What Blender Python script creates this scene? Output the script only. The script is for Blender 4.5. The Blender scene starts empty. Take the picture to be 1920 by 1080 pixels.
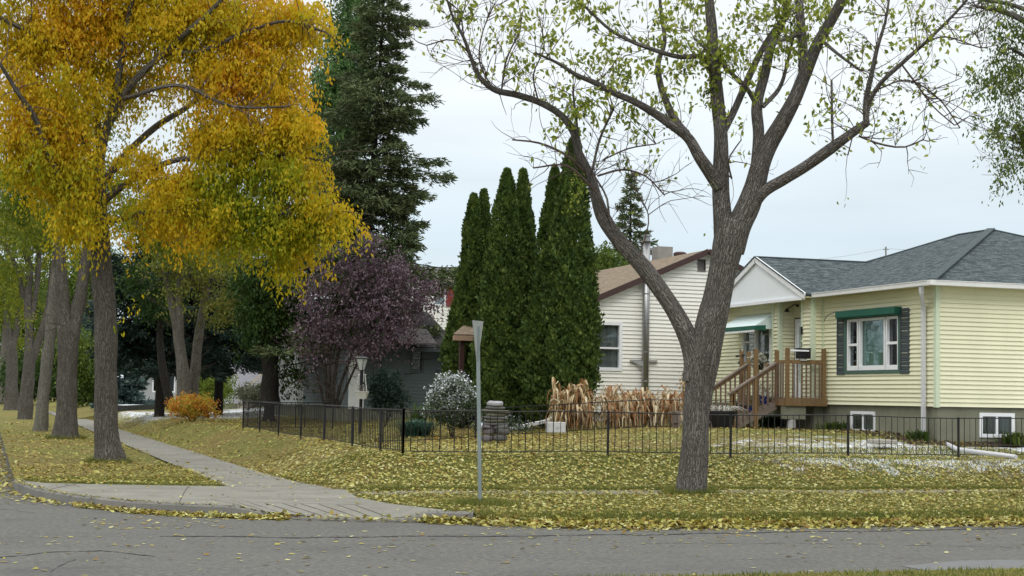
import bpy, math, random
import numpy as np
from mathutils import Vector, Matrix
from mathutils.geometry import delaunay_2d_cdt
S = bpy.context.scene
COL = S.collection
RNG = np.random.default_rng(7)
random.seed(7)
# ---------------------------------------------------------------- camera
FPX, YAW, PITCH, ROLL = 2976.0, math.radians(18.2), math.atan(204 / 2976.0), math.radians(1.0)
Fv = np.array([math.sin(YAW) * math.cos(PITCH), math.cos(YAW) * math.cos(PITCH), math.sin(PITCH)])
R0 = np.array([math.cos(YAW), -math.sin(YAW), 0.0])
U0 = np.cross(R0, Fv)
Rv = R0 * math.cos(ROLL) + U0 * math.sin(ROLL)
Uv = U0 * math.cos(ROLL) - R0 * math.sin(ROLL)
EYE = np.array([0, 0, 1.7])
cam = bpy.data.cameras.new('camera')
cam.sensor_width = 36.0
cam.lens = FPX / 1920 * 36.0
cam.clip_start = 0.1
cam.clip_end = 3000
co = bpy.data.objects.new('camera', cam)
COL.objects.link(co)
M = Matrix([[Rv[i], Uv[i], -Fv[i], EYE[i]] for i in range(3)] + [[0, 0, 0, 1]])
co.matrix_world = M
S.camera = co
# ---------------------------------------------------------------- world: overcast sky
W = bpy.data.worlds.new('World'); S.world = W; W.use_nodes = True
wn, wl = W.node_tree.nodes, W.node_tree.links
wn.clear()
wo = wn.new('ShaderNodeOutputWorld'); mixs = wn.new('ShaderNodeMixShader')
b1 = wn.new('ShaderNodeBackground'); b2 = wn.new('ShaderNodeBackground')
sky = wn.new('ShaderNodeTexSky'); sky.sky_type = 'NISHITA'; sky.sun_disc = False
sky.sun_elevation = math.radians(38); sky.sun_rotation = math.radians(205)
wl.new(sky.outputs[0], b1.inputs[0]); b1.inputs[1].default_value = 0.1
tc = wn.new('ShaderNodeTexCoord'); sx = wn.new('ShaderNodeSeparateXYZ'); wl.new(tc.outputs['Generated'], sx.inputs[0])
mp = wn.new('ShaderNodeMapping'); mp.inputs['Scale'].default_value = (1.2, 1.2, 7); wl.new(tc.outputs['Generated'], mp.inputs[0])
nz = wn.new('ShaderNodeTexNoise'); nz.inputs['Scale'].default_value = 2.2; nz.inputs['Detail'].default_value = 5; wl.new(mp.outputs[0], nz.inputs[0])
cr = wn.new('ShaderNodeValToRGB'); wl.new(sx.outputs[2], cr.inputs[0])
e = cr.color_ramp.elements
e[0].position = 0.0; e[0].color = (.295, .33, .352, 1)
e[1].position = 1.0; e[1].color = (.98, 1, 1, 1)
q = cr.color_ramp.elements.new(.10); q.color = (.268, .312, .342, 1)
q = cr.color_ramp.elements.new(.20); q.color = (.325, .343, .353, 1)
q = cr.color_ramp.elements.new(.33); q.color = (.36, .37, .38, 1)
nr = wn.new('ShaderNodeMapRange'); nr.inputs[1].default_value = .32; nr.inputs[2].default_value = .68; nr.inputs[3].default_value = 2.6; nr.inputs[4].default_value = 3.2
wl.new(nz.outputs[0], nr.inputs[0]); wl.new(cr.outputs[0], b2.inputs[0]); wl.new(nr.outputs[0], b2.inputs[1])
mixs.inputs[0].default_value = .94
wl.new(b1.outputs[0], mixs.inputs[1]); wl.new(b2.outputs[0], mixs.inputs[2]); wl.new(mixs.outputs[0], wo.inputs[0])
sd = bpy.data.lights.new('sun', 'SUN'); sd.energy = 0.8; sd.angle = math.radians(20); sd.color = (1, .96, .9)
so = bpy.data.objects.new('sun', sd); COL.objects.link(so)
so.rotation_euler = (math.radians(52), 0, math.radians(-25))
S.view_settings.view_transform = 'Standard'; S.view_settings.look = 'None'
S.view_settings.exposure = 0.0; S.view_settings.gamma = 1.0
S.render.engine = 'CYCLES'
S.cycles.max_bounces = 6; S.cycles.transparent_max_bounces = 8
S.cycles.use_denoising = True
# ---------------------------------------------------------------- measuring helpers (photo pixel -> place in the world)
def ray(x, y): return Fv + Rv * (x - 960) / FPX + Uv * (540 - y) / FPX
def onx(x, y, X): v = ray(x, y); return EYE + v * X / v[0]
def ony(x, y, Y): v = ray(x, y); return EYE + v * Y / v[1]
def onz(x, y, Z): v = ray(x, y); return EYE + v * (Z - 1.7) / v[2]
def onplane(x, y, p0, n):   # plane through p0 with horizontal normal n
    v = ray(x, y); t = (np.dot(np.array(p0[:2]) - EYE[:2], n)) / np.dot(v[:2], n); return EYE + v * t
TOCAM = lambda p: (lambda v: v / np.linalg.norm(v))(np.array([-p[0], -p[1]]))
# ---------------------------------------------------------------- materials
def lin(c):
    return tuple((v / 12.92 if v <= .04045 else ((v + .055) / 1.055) ** 2.4) for v in (c[0] / 255, c[1] / 255, c[2] / 255))
def newmat(name):
    m = bpy.data.materials.new(name); m.use_nodes = True
    n, l = m.node_tree.nodes, m.node_tree.links
    return m, n, l, n['Principled BSDF']
def ramp(n, stops):
    r = n.new('ShaderNodeValToRGB'); el = r.color_ramp.elements
    while len(el) < len(stops): el.new(.5)
    for i, (p, c) in enumerate(stops):
        el[i].position = p; el[i].color = (c[0], c[1], c[2], 1)
    return r
def noise(n, l, vec, scale, detail=4, rough=.6):
    t = n.new('ShaderNodeTexNoise'); t.inputs['Scale'].default_value = scale
    t.inputs['Detail'].default_value = detail; t.inputs['Roughness'].default_value = rough
    l.new(vec, t.inputs[0]); return t.outputs[0]
def math_(n, l, op, a, b=None, clamp=False):
    m = n.new('ShaderNodeMath'); m.operation = op; m.use_clamp = clamp
    for i, v in enumerate((a, b)):
        if v is None: continue
        if isinstance(v, (int, float)): m.inputs[i].default_value = v
        else: l.new(v, m.inputs[i])
    return m.outputs[0]
def mapr(n, l, v, a, b, c=0., d=1.):
    m = n.new('ShaderNodeMapRange')
    for i, q in enumerate((a, b, c, d)): m.inputs[i + 1].default_value = q
    l.new(v, m.inputs[0]); return m.outputs[0]
def mixc(n, l, f, a, b, mode='MIX'):
    m = n.new('ShaderNodeMix'); m.data_type = 'RGBA'; m.blend_type = mode
    for i, v in ((0, f), (6, a), (7, b)):
        if isinstance(v, (int, float)): m.inputs[i].default_value = v
        elif isinstance(v, tuple): m.inputs[i].default_value = (v[0], v[1], v[2], 1)
        else: l.new(v, m.inputs[i])
    return m.outputs[2]
def bump(n, l, b, h, strength, dist=.02):
    bp = n.new('ShaderNodeBump'); bp.inputs['Strength'].default_value = strength; bp.inputs['Distance'].default_value = dist
    l.new(h, bp.inputs['Height']); l.new(bp.outputs[0], b.inputs['Normal'])
def pmat(name, col, rough=.6, var=.12, scale=3., fine=40., metal=0., bmp=0., stretch=(1, 1, 1), spec=.3):
    m, n, l, b = newmat(name)
    tcn = n.new('ShaderNodeTexCoord'); mpn = n.new('ShaderNodeMapping'); mpn.inputs['Scale'].default_value = stretch
    l.new(tcn.outputs['Object'], mpn.inputs[0])
    a = noise(n, l, mpn.outputs[0], scale); c = noise(n, l, mpn.outputs[0], fine, 3)
    s = math_(n, l, 'ADD', math_(n, l, 'MULTIPLY', a, .65), math_(n, l, 'MULTIPLY', c, .35))
    r = ramp(n, [(.3, tuple(v * (1 - var) for v in col)), (.7, tuple(min(1, v * (1 + var)) for v in col))])
    l.new(s, r.inputs[0]); l.new(r.outputs[0], b.inputs['Base Color'])
    b.inputs['Roughness'].default_value = rough; b.inputs['Metallic'].default_value = metal
    b.inputs['Specular IOR Level'].default_value = spec
    if bmp: bump(n, l, b, s, bmp)
    return m
def leafmat(name, stops, scale=.8, trans=.35, rndw=.5, rough=.6):
    m, n, l, b = newmat(name)
    tcn = n.new('ShaderNodeTexCoord'); at_ = n.new('ShaderNodeAttribute'); at_.attribute_name = 'rnd'
    a = mapr(n, l, noise(n, l, tcn.outputs['Object'], scale, 3), .3, .7)
    s = math_(n, l, 'ADD', math_(n, l, 'MULTIPLY', a, 1 - rndw), math_(n, l, 'MULTIPLY', at_.outputs['Fac'], rndw))
    r = ramp(n, stops); l.new(s, r.inputs[0]); l.new(r.outputs[0], b.inputs['Base Color'])
    b.inputs['Roughness'].default_value = rough; b.inputs['Specular IOR Level'].default_value = .2
    if trans:
        t = n.new('ShaderNodeBsdfTranslucent'); l.new(r.outputs[0], t.inputs[0])
        ms = n.new('ShaderNodeMixShader'); ms.inputs[0].default_value = trans
        l.new(b.outputs[0], ms.inputs[1]); l.new(t.outputs[0], ms.inputs[2]); l.new(ms.outputs[0], n['Material Output'].inputs[0])
    return m
def barkmat(name, dark, light, tint=None):
    m, n, l, b = newmat(name)
    a = n.new('ShaderNodeAttribute'); a.attribute_name = 'barkco'
    mpn = n.new('ShaderNodeMapping'); mpn.inputs['Scale'].default_value = (1, 1, .075); l.new(a.outputs['Vector'], mpn.inputs[0])
    wob = n.new('ShaderNodeTexNoise'); wob.inputs['Scale'].default_value = 6; l.new(a.outputs['Vector'], wob.inputs[0])
    vadd = n.new('ShaderNodeMixRGB'); vadd.blend_type = 'ADD'; vadd.inputs[0].default_value = .11
    l.new(mpn.outputs[0], vadd.inputs[1]); l.new(wob.outputs[1], vadd.inputs[2])
    v = n.new('ShaderNodeTexVoronoi'); v.feature = 'DISTANCE_TO_EDGE'; v.inputs['Scale'].default_value = 27; l.new(vadd.outputs[0], v.inputs[0])
    ridge = mapr(n, l, v.outputs['Distance'], 0.02, .24)
    nn = noise(n, l, mpn.outputs[0], 45, 5, .7)
    h = math_(n, l, 'ADD', math_(n, l, 'MULTIPLY', ridge, .5), math_(n, l, 'MULTIPLY', nn, .75))
    r = ramp(n, [(.22, dark), (.5, tuple((x + y) / 2 for x, y in zip(dark, light))), (.82, light)])
    l.new(h, r.inputs[0])
    big = mapr(n, l, noise(n, l, a.outputs['Vector'], 2.2, 3), .35, .65)
    c = mixc(n, l, math_(n, l, 'MULTIPLY', big, .45), r.outputs[0], tint or tuple(x * .6 for x in light))
    l.new(c, b.inputs['Base Color']); b.inputs['Roughness'].default_value = .95; b.inputs['Specular IOR Level'].default_value = .1
    bump(n, l, b, h, 1.0, .035)
    return m
# ---------------------------------------------------------------- object helpers
def tag(o, label=None, cat=None, group=None, kind=None):
    if label: o['label'] = label
    if cat: o['category'] = cat
    if group: o['group'] = group
    if kind: o['kind'] = kind
    return o
def empty(name, loc, label, cat, group=None):
    o = bpy.data.objects.new(name, None); COL.objects.link(o); o.location = tuple(float(v) for v in loc); o.empty_display_size = .2
    return tag(o, label, cat, group)
def link(name, me, mat, parent=None):
    o = bpy.data.objects.new(name, me); COL.objects.link(o)
    if mat: me.materials.append(mat)
    if parent:
        o.parent = parent
        if parent.type == 'EMPTY' or True:
            o.matrix_parent_inverse = Matrix.Translation(-world_loc(parent))
    return o
def world_loc(o):
    v = Vector(o.location)
    # parts are modelled in world coordinates; only top-level Empties carry a location
    return v if o.parent is None else Vector((0, 0, 0)) + world_loc(o.parent) * 0 + v
class MB:
    def __init__(s): s.v = []; s.f = []; s.smooth = False
    def add(s, vs, fs):
        k = len(s.v); s.v += [tuple(float(c) for c in p) for p in vs]; s.f += [tuple(i + k for i in f) for f in fs]; return s
    def quad(s, a, b, c, d): return s.add([a, b, c, d], [(0, 1, 2, 3)])
    def box(s, lo, hi):
        x0, y0, z0 = lo; x1, y1, z1 = hi
        return s.add([(x0, y0, z0), (x1, y0, z0), (x1, y1, z0), (x0, y1, z0), (x0, y0, z1), (x1, y0, z1), (x1, y1, z1), (x0, y1, z1)],
                     [(0, 3, 2, 1), (4, 5, 6, 7), (0, 1, 5, 4), (1, 2, 6, 5), (2, 3, 7, 6), (3, 0, 4, 7)])
    def obox(s, o, u, v, w, U, V, Wd):   # frame origin o, unit axes, (lo,hi) ranges
        o, u, v, w = map(np.array, (o, u, v, w)); P = []
        for c in (0, 1):
            for a, b in ((0, 0), (1, 0), (1, 1), (0, 1)):
                P.append(o + u * U[a] + v * V[b] + w * Wd[c])
        return s.add(P, [(0, 3, 2, 1), (4, 5, 6, 7), (0, 1, 5, 4), (1, 2, 6, 5), (2, 3, 7, 6), (3, 0, 4, 7)])
    def beam(s, a, b, w, h=None, up=(0, 0, 1)):
        a, b = np.array(a, float), np.array(b, float); d = b - a; L = np.linalg.norm(d); d /= L
        up = np.array(up, float)
        if abs(d @ up) > .98: up = np.array([1., 0, 0])
        x = np.cross(d, up); x /= np.linalg.norm(x); z = np.cross(x, d); h = h or w
        return s.obox(a, d, x, z, (0, L), (-w / 2, w / 2), (-h / 2, h / 2))
    def tube(s, pts, rad, seg=8, cap=True):
        pts = [np.array(p, float) for p in pts]
        if not hasattr(rad, '__len__'): rad = [rad] * len(pts)
        k = len(s.v); n = len(pts); prev = None; V = []
        for i, p in enumerate(pts):
            t = pts[min(i + 1, n - 1)] - pts[max(i - 1, 0)]; t = t / (np.linalg.norm(t) + 1e-9)
            if prev is None:
                a = np.array([1., 0, 0]) if abs(t[0]) < .9 else np.array([0, 1., 0])
            else: a = prev
            x = a - t * (a @ t); x /= np.linalg.norm(x) + 1e-9; y = np.cross(t, x); prev = x
            for j in range(seg):
                th = 2 * math.pi * j / seg
                V.append(p + (x * math.cos(th) + y * math.sin(th)) * rad[i])
        F = [(i * seg + j, i * seg + (j + 1) % seg, (i + 1) * seg + (j + 1) % seg, (i + 1) * seg + j) for i in range(n - 1) for j in range(seg)]
        if cap: F += [tuple(range(seg))[::-1], tuple((n - 1) * seg + j for j in range(seg))]
        return s.add(V, F)
    def lathe(s, c, prof, seg=16):
        V = []; n = len(prof)
        for r, z in prof:
            for j in range(seg):
                th = 2 * math.pi * j / seg; V.append((c[0] + r * math.cos(th), c[1] + r * math.sin(th), c[2] + z))
        F = [(i * seg + j, i * seg + (j + 1) % seg, (i + 1) * seg + (j + 1) % seg, (i + 1) * seg + j) for i in range(n - 1) for j in range(seg)]
        F += [tuple(range(seg))[::-1], tuple((n - 1) * seg + j for j in range(seg))]
        return s.add(V, F)
    def build(s, name, mat, parent=None, smooth=False, bevel=0):
        me = bpy.data.meshes.new(name); me.from_pydata(s.v, [], s.f); me.update()
        if smooth: me.polygons.foreach_set('use_smooth', [True] * len(me.polygons))
        o = link(name, me, mat, parent)
        if bevel:
            b = o.modifiers.new('bevel', 'BEVEL'); b.width = bevel; b.segments = 2; b.limit_method = 'ANGLE'
        return o
def quadmesh(name, V, mat, parent=None, rnd=None, n=4):
    """V (N,n,3) separate n-gons, rnd (N,) per leaf value"""
    N = len(V); me = bpy.data.meshes.new(name)
    me.vertices.add(N * n); me.vertices.foreach_set('co', V.reshape(-1).astype(np.float32))
    me.loops.add(N * n); me.loops.foreach_set('vertex_index', np.arange(N * n, dtype=np.int32))
    me.polygons.add(N); me.polygons.foreach_set('loop_start', np.arange(0, N * n, n, dtype=np.int32))
    try: me.polygons.foreach_set('loop_total', np.full(N, n, dtype=np.int32))
    except Exception: pass
    me.update(calc_edges=True)
    if rnd is not None:
        a = me.attributes.new('rnd', 'FLOAT', 'POINT'); a.data.foreach_set('value', np.repeat(rnd, n).astype(np.float32))
    return link(name, me, mat, parent)
def unit(v): return v / (np.linalg.norm(v, axis=-1, keepdims=True) + 1e-9)
def leaves(P, L, w, down=.6, lv=.3):
    """diamond leaves at points P: length L, width ratio w, pulled downward"""
    N = len(P); a = RNG.normal(size=(N, 3)); a[:, 2] -= down * 1.5; a = unit(a)
    b = unit(np.cross(a, RNG.normal(size=(N, 3)))); Ls = (L * RNG.uniform(1 - lv, 1 + lv, N))[:, None]
    mid = P + a * Ls * .45
    return np.stack([P, mid + b * Ls * w / 2, P + a * Ls, mid - b * Ls * w / 2], 1)
def in_blobs(n, blobs, shell=.45):
    """random points in ellipsoids (c, (rx,ry,rz)); weighting by volume^(2/3)"""
    w = np.array([(b[1][0] * b[1][1] * b[1][2]) ** .67 * (b[2] if len(b) > 2 else 1) for b in blobs]); w /= w.sum()
    k = RNG.choice(len(blobs), n, p=w); d = unit(RNG.normal(size=(n, 3))); r = RNG.uniform(0, 1, n) ** shell
    C = np.array([b[0] for b in blobs])[k]; A = np.array([b[1] for b in blobs])[k]
    return C + d * A * r[:, None]
def sprays(C, k, sigma, droop=.5):
    """k leaf points along short drooping twigs starting at each C"""
    n = len(C); d = RNG.normal(size=(n, 3)); d[:, 2] *= .5; d = unit(d)
    t = RNG.uniform(0, 1, (n, k))
    P = C[:, None] + d[:, None] * (t * sigma * 2)[..., None] + RNG.normal(size=(n, k, 3)) * sigma * .28
    P[..., 2] -= (t ** 2) * sigma * droop * 1.6
    return P.reshape(-1, 3)
def barktube(parts, name, mat, parent, seg=14, rough=.06, fine=False):
    """parts: list of (points, radii); makes one mesh with a bark coordinate that follows every limb"""
    VV, FF, BC = [], [], []; k = 0
    for bi, (pts, rad) in enumerate(parts):
        pts = np.array(pts, float); rad = np.array(rad, float)
        # resample (Catmull-Rom like) for smooth bends
        seglen = np.linalg.norm(np.diff(pts, axis=0), axis=1); s = np.concatenate([[0], np.cumsum(seglen)])
        step = max(rad.max() * .45, .04) if rad.max() > .03 else .14
        m = max(3, int(s[-1] / step) + 1); m = min(m, 160)
        u = np.linspace(0, s[-1], m)
        if len(pts) > 2:
            out = np.zeros((m, 3))
            T = np.gradient(pts, s, axis=0)
            idx = np.clip(np.searchsorted(s, u, side='right') - 1, 0, len(pts) - 2)
            h = (s[idx + 1] - s[idx])[:, None]; x = ((u - s[idx])[:, None]) / h
            out = (2 * x**3 - 3 * x**2 + 1) * pts[idx] + (x**3 - 2 * x**2 + x) * h * T[idx] + (-2 * x**3 + 3 * x**2) * pts[idx + 1] + (x**3 - x**2) * h * T[idx + 1]
        else: out = np.stack([np.interp(u, s, pts[:, j]) for j in range(3)], 1)
        rr = np.interp(u, s, rad)
        sg = seg if rad.max() > .05 else (7 if rad.max() > .02 else 4)
        prev = None
        ph = RNG.uniform(0, 6.28, 6); am = RNG.uniform(.3, 1, 6)
        for i in range(m):
            t = out[min(i + 1, m - 1)] - out[max(i - 1, 0)]; t /= np.linalg.norm(t) + 1e-9
            a = (np.array([1., .3, 0]) if abs(t[0]) < .9 else np.array([0, 1., 0])) if prev is None else prev
            xx = a - t * (a @ t); xx /= np.linalg.norm(xx) + 1e-9; yy = np.cross(t, xx); prev = xx
            th = np.arange(sg) * 2 * math.pi / sg
            lump = 1 + rough * (am[0] * np.sin(2 * th + ph[0] + u[i] * 1.7) + am[1] * np.sin(3 * th + ph[1] - u[i] * 2.3) + am[2] * np.sin(th + ph[2] + 4 * u[i]) + .6 * am[3] * np.sin(5 * th + ph[3] + 6 * u[i]) + .8 * math.sin(u[i] * 5 + ph[4]))
            if fine: lump = lump + RNG.normal(size=sg) * .012
            VV.append(out[i] + (np.cos(th) * lump)[:, None] * xx * rr[i] + (np.sin(th) * lump)[:, None] * yy * rr[i])
            R_ = max(rad.max(), .02)
            BC.append(np.stack([np.cos(th) * R_ + bi * 3.1, np.sin(th) * R_, np.full(sg, u[i])], 1))
        for i in range(m - 1):
            for j in range(sg): FF.append((k + i * sg + j, k + i * sg + (j + 1) % sg, k + (i + 1) * sg + (j + 1) % sg, k + (i + 1) * sg + j))
        FF.append(tuple(k + (m - 1) * sg + j for j in range(sg)))
        k += m * sg
    V = np.concatenate(VV); B = np.concatenate(BC)
    me = bpy.data.meshes.new(name); me.from_pydata(V.tolist(), [], FF); me.update()
    me.polygons.foreach_set('use_smooth', [True] * len(me.polygons))
    a = me.attributes.new('barkco', 'FLOAT_VECTOR', 'POINT'); a.data.foreach_set('vector', B.reshape(-1).astype(np.float32))
    return link(name, me, mat, parent)
# ================================================================ TERRAIN
def sm(t): t = np.clip(t, 0, 1); return t * t * (3 - 2 * t)
KERB = [(.5, 420), (.5, 28.6), (.58, 27.2), (.8, 25.7), (1.25, 24.3), (2.0, 22.9), (2.7, 22.25), (3.5, 21.75), (4.3, 21.35), (5.2, 20.95), (5.95, 20.65), (6.8, 20.2), (7.8, 19.85), (9, 19.65), (12, 19.7), (18, 19.8), (90, 19.8)]
def segdist(X, Y, line):
    d = np.full(np.shape(X), 1e9)
    for (x0, y0), (x1, y1) in zip(line[:-1], line[1:]):
        L = (x1 - x0) ** 2 + (y1 - y0) ** 2; t = np.clip(((X - x0) * (x1 - x0) + (Y - y0) * (y1 - y0)) / L, 0, 1)
        d = np.minimum(d, np.hypot(X - x0 - t * (x1 - x0), Y - y0 - t * (y1 - y0)))
    return d
APRON = [(.62, 28.2), (.95, 27.45), (1.6, 27.05), (2.6, 26.9), (3.84, 26.75), (3.8, 30), (3.8, 60), (3.8, 140), (5.1, 140), (5.1, 60), (5.12, 30), (5.25, 27.2), (5.62, 25.6), (5.5, 24.6), (5.42, 23.9), (5.6, 22.4), (6.05, 20.9), (5.95, 20.72), (5.2, 21.02), (4.3, 21.42), (3.5, 21.82), (2.7, 22.32), (2.05, 22.97), (1.3, 24.35), (.87, 25.7), (.65, 27.2)]
def inpoly(X, Y, P):
    c = np.zeros(np.shape(X), bool)
    for (x0, y0), (x1, y1) in zip(P, P[1:] + P[:1]):
        if y0 == y1: continue
        c ^= ((y0 > Y) != (y1 > Y)) & (X < (x1 - x0) * (Y - y0) / (y1 - y0) + x0)
    return c
def ramp_dip(X, Y):
    w = sm((X - 3.2) / .7) * sm((5.75 - X) / .45) * (Y < 24)
    return w * .12 * (1 - np.clip(segdist(X, Y, KERB) / 1.6, 0, 1))
def gh(X, Y):
    X = np.asarray(X, float); Y = np.asarray(Y, float)
    by = sm((Y - 25.45) / 1.75); bx = sm((X - 5.2) / 1.7)
    z = .13 + .49 * np.minimum(by, bx) + .40 * sm((X - 8.5) / 7.5) * sm((Y - 27.3) / 5.5)
    z = z + .012 * np.sin(X * 1.3 + .7 * Y) * np.clip(segdist(X, Y, KERB), 0, 1)
    z = z - .015 * inpoly(X, Y, APRON) - ramp_dip(X, Y)
    z = z - .095 * np.clip(1 - segdist(X, Y, KERB) / .3, 0, 1) * (X > 6.3) * (Y < 22)
    z = np.where(Y < 16, .05, z)
    return z
def GZ(x, y): return float(gh(x, y))
def cdt_mesh(name, poly, pts, hfun, mat, parent=None):
    n = len(poly); co2 = [Vector(p) for p in poly] + [Vector((float(a), float(b))) for a, b in pts]
    r = delaunay_2d_cdt(co2, [], [list(range(n))], 1, 1e-5)
    vs = np.array([(v.x, v.y) for v in r[0]]); z = hfun(vs[:, 0], vs[:, 1])
    me = bpy.data.meshes.new(name); me.from_pydata([(float(a), float(b), float(c)) for (a, b), c in zip(vs, z)], [], [tuple(f) for f in r[2]]); me.update()
    me.polygons.foreach_set('use_smooth', [True] * len(me.polygons))
    return link(name, me, mat, parent)
def gridpts(poly, xs, ys, margin=.06):
    X, Y = np.meshgrid(xs, ys); X = X.ravel() + RNG.normal(size=X.size) * .004; Y = Y.ravel() + RNG.normal(size=Y.size) * .004
    k = inpoly(X, Y, poly); X, Y = X[k], Y[k]; k = segdist(X, Y, poly + poly[:1]) > margin
    return np.stack([X[k], Y[k]], 1)
# --- ground material: autumn lawn with thin snow patches
def ground_mat():
    m, n, l, b = newmat('lawn_grass')
    t = n.new('ShaderNodeTexCoord').outputs['Object']
    g1 = noise(n, l, t, 26, 5, .75); g2 = noise(n, l, t, 1.1, 4); g3 = noise(n, l, t, 7, 4)
    r = ramp(n, [(.3, (.06, .064, .02)), (.45, (.13, .13, .035)), (.58, (.215, .20, .065)), (.75, (.37, .33, .16))])
    s = math_(n, l, 'ADD', math_(n, l, 'MULTIPLY', g1, .6), math_(n, l, 'MULTIPLY', g3, .4)); l.new(s, r.inputs[0])
    c = mixc(n, l, mapr(n, l, g2, .42, .62, 0, .55), r.outputs[0], (.125, .14, .03))
    c = mixc(n, l, mapr(n, l, noise(n, l, t, .45, 3), .44, .58, 0, .7), c, (.19, .135, .052))
    # snow: thin patches near the yellow house, and far beyond the fence
    sx = n.new('ShaderNodeSeparateXYZ'); l.new(t, sx.inputs[0])
    mx = math_(n, l, 'MULTIPLY', mapr(n, l, sx.outputs[0], 10.5, 16.5), mapr(n, l, sx.outputs[1], 33, 28.5))
    my = math_(n, l, 'MULTIPLY', mx, mapr(n, l, sx.outputs[1], 25.7, 27.2))
    far = math_(n, l, 'MULTIPLY', mapr(n, l, sx.outputs[1], 60, 66), mapr(n, l, sx.outputs[0], 5.3, 6.6))
    far = math_(n, l, 'MULTIPLY', far, mapr(n, l, sx.outputs[1], 92, 80))
    msk = math_(n, l, 'ADD', math_(n, l, 'MULTIPLY', my, .29), math_(n, l, 'MULTIPLY', far, .20))
    sn = math_(n, l, 'ADD', math_(n, l, 'ADD', math_(n, l, 'MULTIPLY', g1, .6), math_(n, l, 'MULTIPLY', noise(n, l, t, 2.6, 3), .4)), msk)
    f = mapr(n, l, sn, .665, .70)
    c = mixc(n, l, f, c, (.72, .75, .8))
    l.new(c, b.inputs['Base Color']); b.inputs['Roughness'].default_value = .95; b.inputs['Specular IOR Level'].default_value = .1
    bump(n, l, b, g1, .9, .05)
    return m
def asphalt_mat():
    m, n, l, b = newmat('asphalt')
    t = n.new('ShaderNodeTexCoord').outputs['Object']
    f = noise(n, l, t, 55, 3, .85); g = noise(n, l, t, 14, 4); w = noise(n, l, t, .5, 5)
    mpn = n.new('ShaderNodeMapping'); mpn.inputs['Scale'].default_value = (.25, 2.2, 1); l.new(t, mpn.inputs[0])
    st = noise(n, l, mpn.outputs[0], 1.2, 4)
    r = ramp(n, [(.3, (.035, .034, .032)), (.5, (.097, .095, .087)), (.7, (.22, .215, .195))])
    s = math_(n, l, 'ADD', math_(n, l, 'MULTIPLY', f, .55), math_(n, l, 'MULTIPLY', g, .45)); l.new(s, r.inputs[0])
    c = mixc(n, l, mapr(n, l, st, .4, .65, 0, .45), r.outputs[0], (.125, .12, .108))
    c = mixc(n, l, mapr(n, l, w, .52, .68, 0, .5), c, (.065, .064, .063))
    l.new(c, b.inputs['Base Color']); b.inputs['Roughness'].default_value = .9; b.inputs['Specular IOR Level'].default_value = .15
    bump(n, l, b, s, .5, .01)
    return m
def concrete_mat(name='concrete', base=(.19, .182, .155)):
    m, n, l, b = newmat(name)
    t = n.new('ShaderNodeTexCoord').outputs['Object']
    f = noise(n, l, t, 60, 4, .7); w = noise(n, l, t, 1.3, 5, .7)
    r = ramp(n, [(.3, tuple(v * .6 for v in base)), (.5, base), (.7, tuple(v * 1.4 for v in base))])
    l.new(math_(n, l, 'ADD', math_(n, l, 'MULTIPLY', f, .5), math_(n, l, 'MULTIPLY', w, .5)), r.inputs[0])
    l.new(r.outputs[0], b.inputs['Base Color']); b.inputs['Roughness'].default_value = .9; b.inputs['Specular IOR Level'].default_value = .15
    bump(n, l, b, f, .4, .008)
    return m
MG, MA, MC = ground_mat(), asphalt_mat(), concrete_mat()
MKERB = concrete_mat('kerb_concrete', (.17, .165, .15))
LAND = KERB + [(420, 19.8), (420, 420)]
gp = gridpts(LAND, np.concatenate([np.arange(.5, 9, .22), np.arange(9, 24, .35), np.arange(24, 60, 2)]), np.concatenate([np.arange(19.7, 29, .22), np.arange(29, 45, .5), np.arange(45, 90, 3)]), .09)
tag(cdt_mesh('lawn_ground', LAND, gp, gh, MG), kind='structure')
near = [(-40, 13.8), (7, 13.82), (9, 13.85), (60, 13.85), (60, -20), (-40, -20)]
tag(cdt_mesh('near_verge_ground', near, gridpts(near, np.arange(-2, 16, .8), np.arange(9, 13.8, .5)), gh, MG), kind='structure')
west = [(-9, 19.8), (-9, 420), (-420, 420), (-420, 19.8)]
tag(cdt_mesh('far_verge_ground', west, [], lambda x, y: x * 0 + .12, MG), kind='structure')
mb = MB(); mb.add([(-420, 13, 0), (420, 13, 0), (420, 21.6, 0), (0.9, 28.5, 0), (.9, 420, 0), (-9.4, 420, 0), (-9.4, 20.5, 0), (-420, 20.5, 0)], [tuple(range(8))])
mb.add([(.9, 28.5, 0), (420, 21.6, 0), (420, 21.7, 0), (.9, 28.6, 0)], [(0, 1, 2, 3)])
# asphalt as a triangulated sheet that follows the kerb a hand's breadth under it
ROADP = [(-420, 13), (420, 13), (420, 19.95), (9, 19.8), (6, 20.9), (4.3, 21.6), (2.75, 22.4), (1.4, 24.4), (.7, 27.2), (.65, 28.6), (.65, 420), (-9.2, 420), (-9.2, 20.0), (-420, 20.0)]
tag(cdt_mesh('asphalt_road', ROADP, [], lambda x, y: x * 0, MA), kind='structure')
# --- pavement (corner apron + path beside the avenue)
conc = tag(cdt_mesh('pavement', APRON, gridpts(APRON, np.arange(.5, 6.2, .2), np.concatenate([np.arange(20.6, 29, .2), np.arange(29, 140, 1.5)]), .05), lambda x, y: gh(x, y) * 0 + .13 + .014 - ramp_dip(x, y) + .012 * np.sin(x * 1.3 + .7 * y) * np.clip(segdist(x, y, KERB), 0, 1), MC), kind='structure')
BW = [(5.5, 24.35), (90, 24.0), (90, 25.0), (5.55, 25.3)]
tag(cdt_mesh('side_pavement', BW, gridpts(BW, np.arange(5.6, 30, .4), np.arange(24.1, 25.3, .2), .05), lambda x, y: gh(x, y) + .012, MC), kind='structure')
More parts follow.
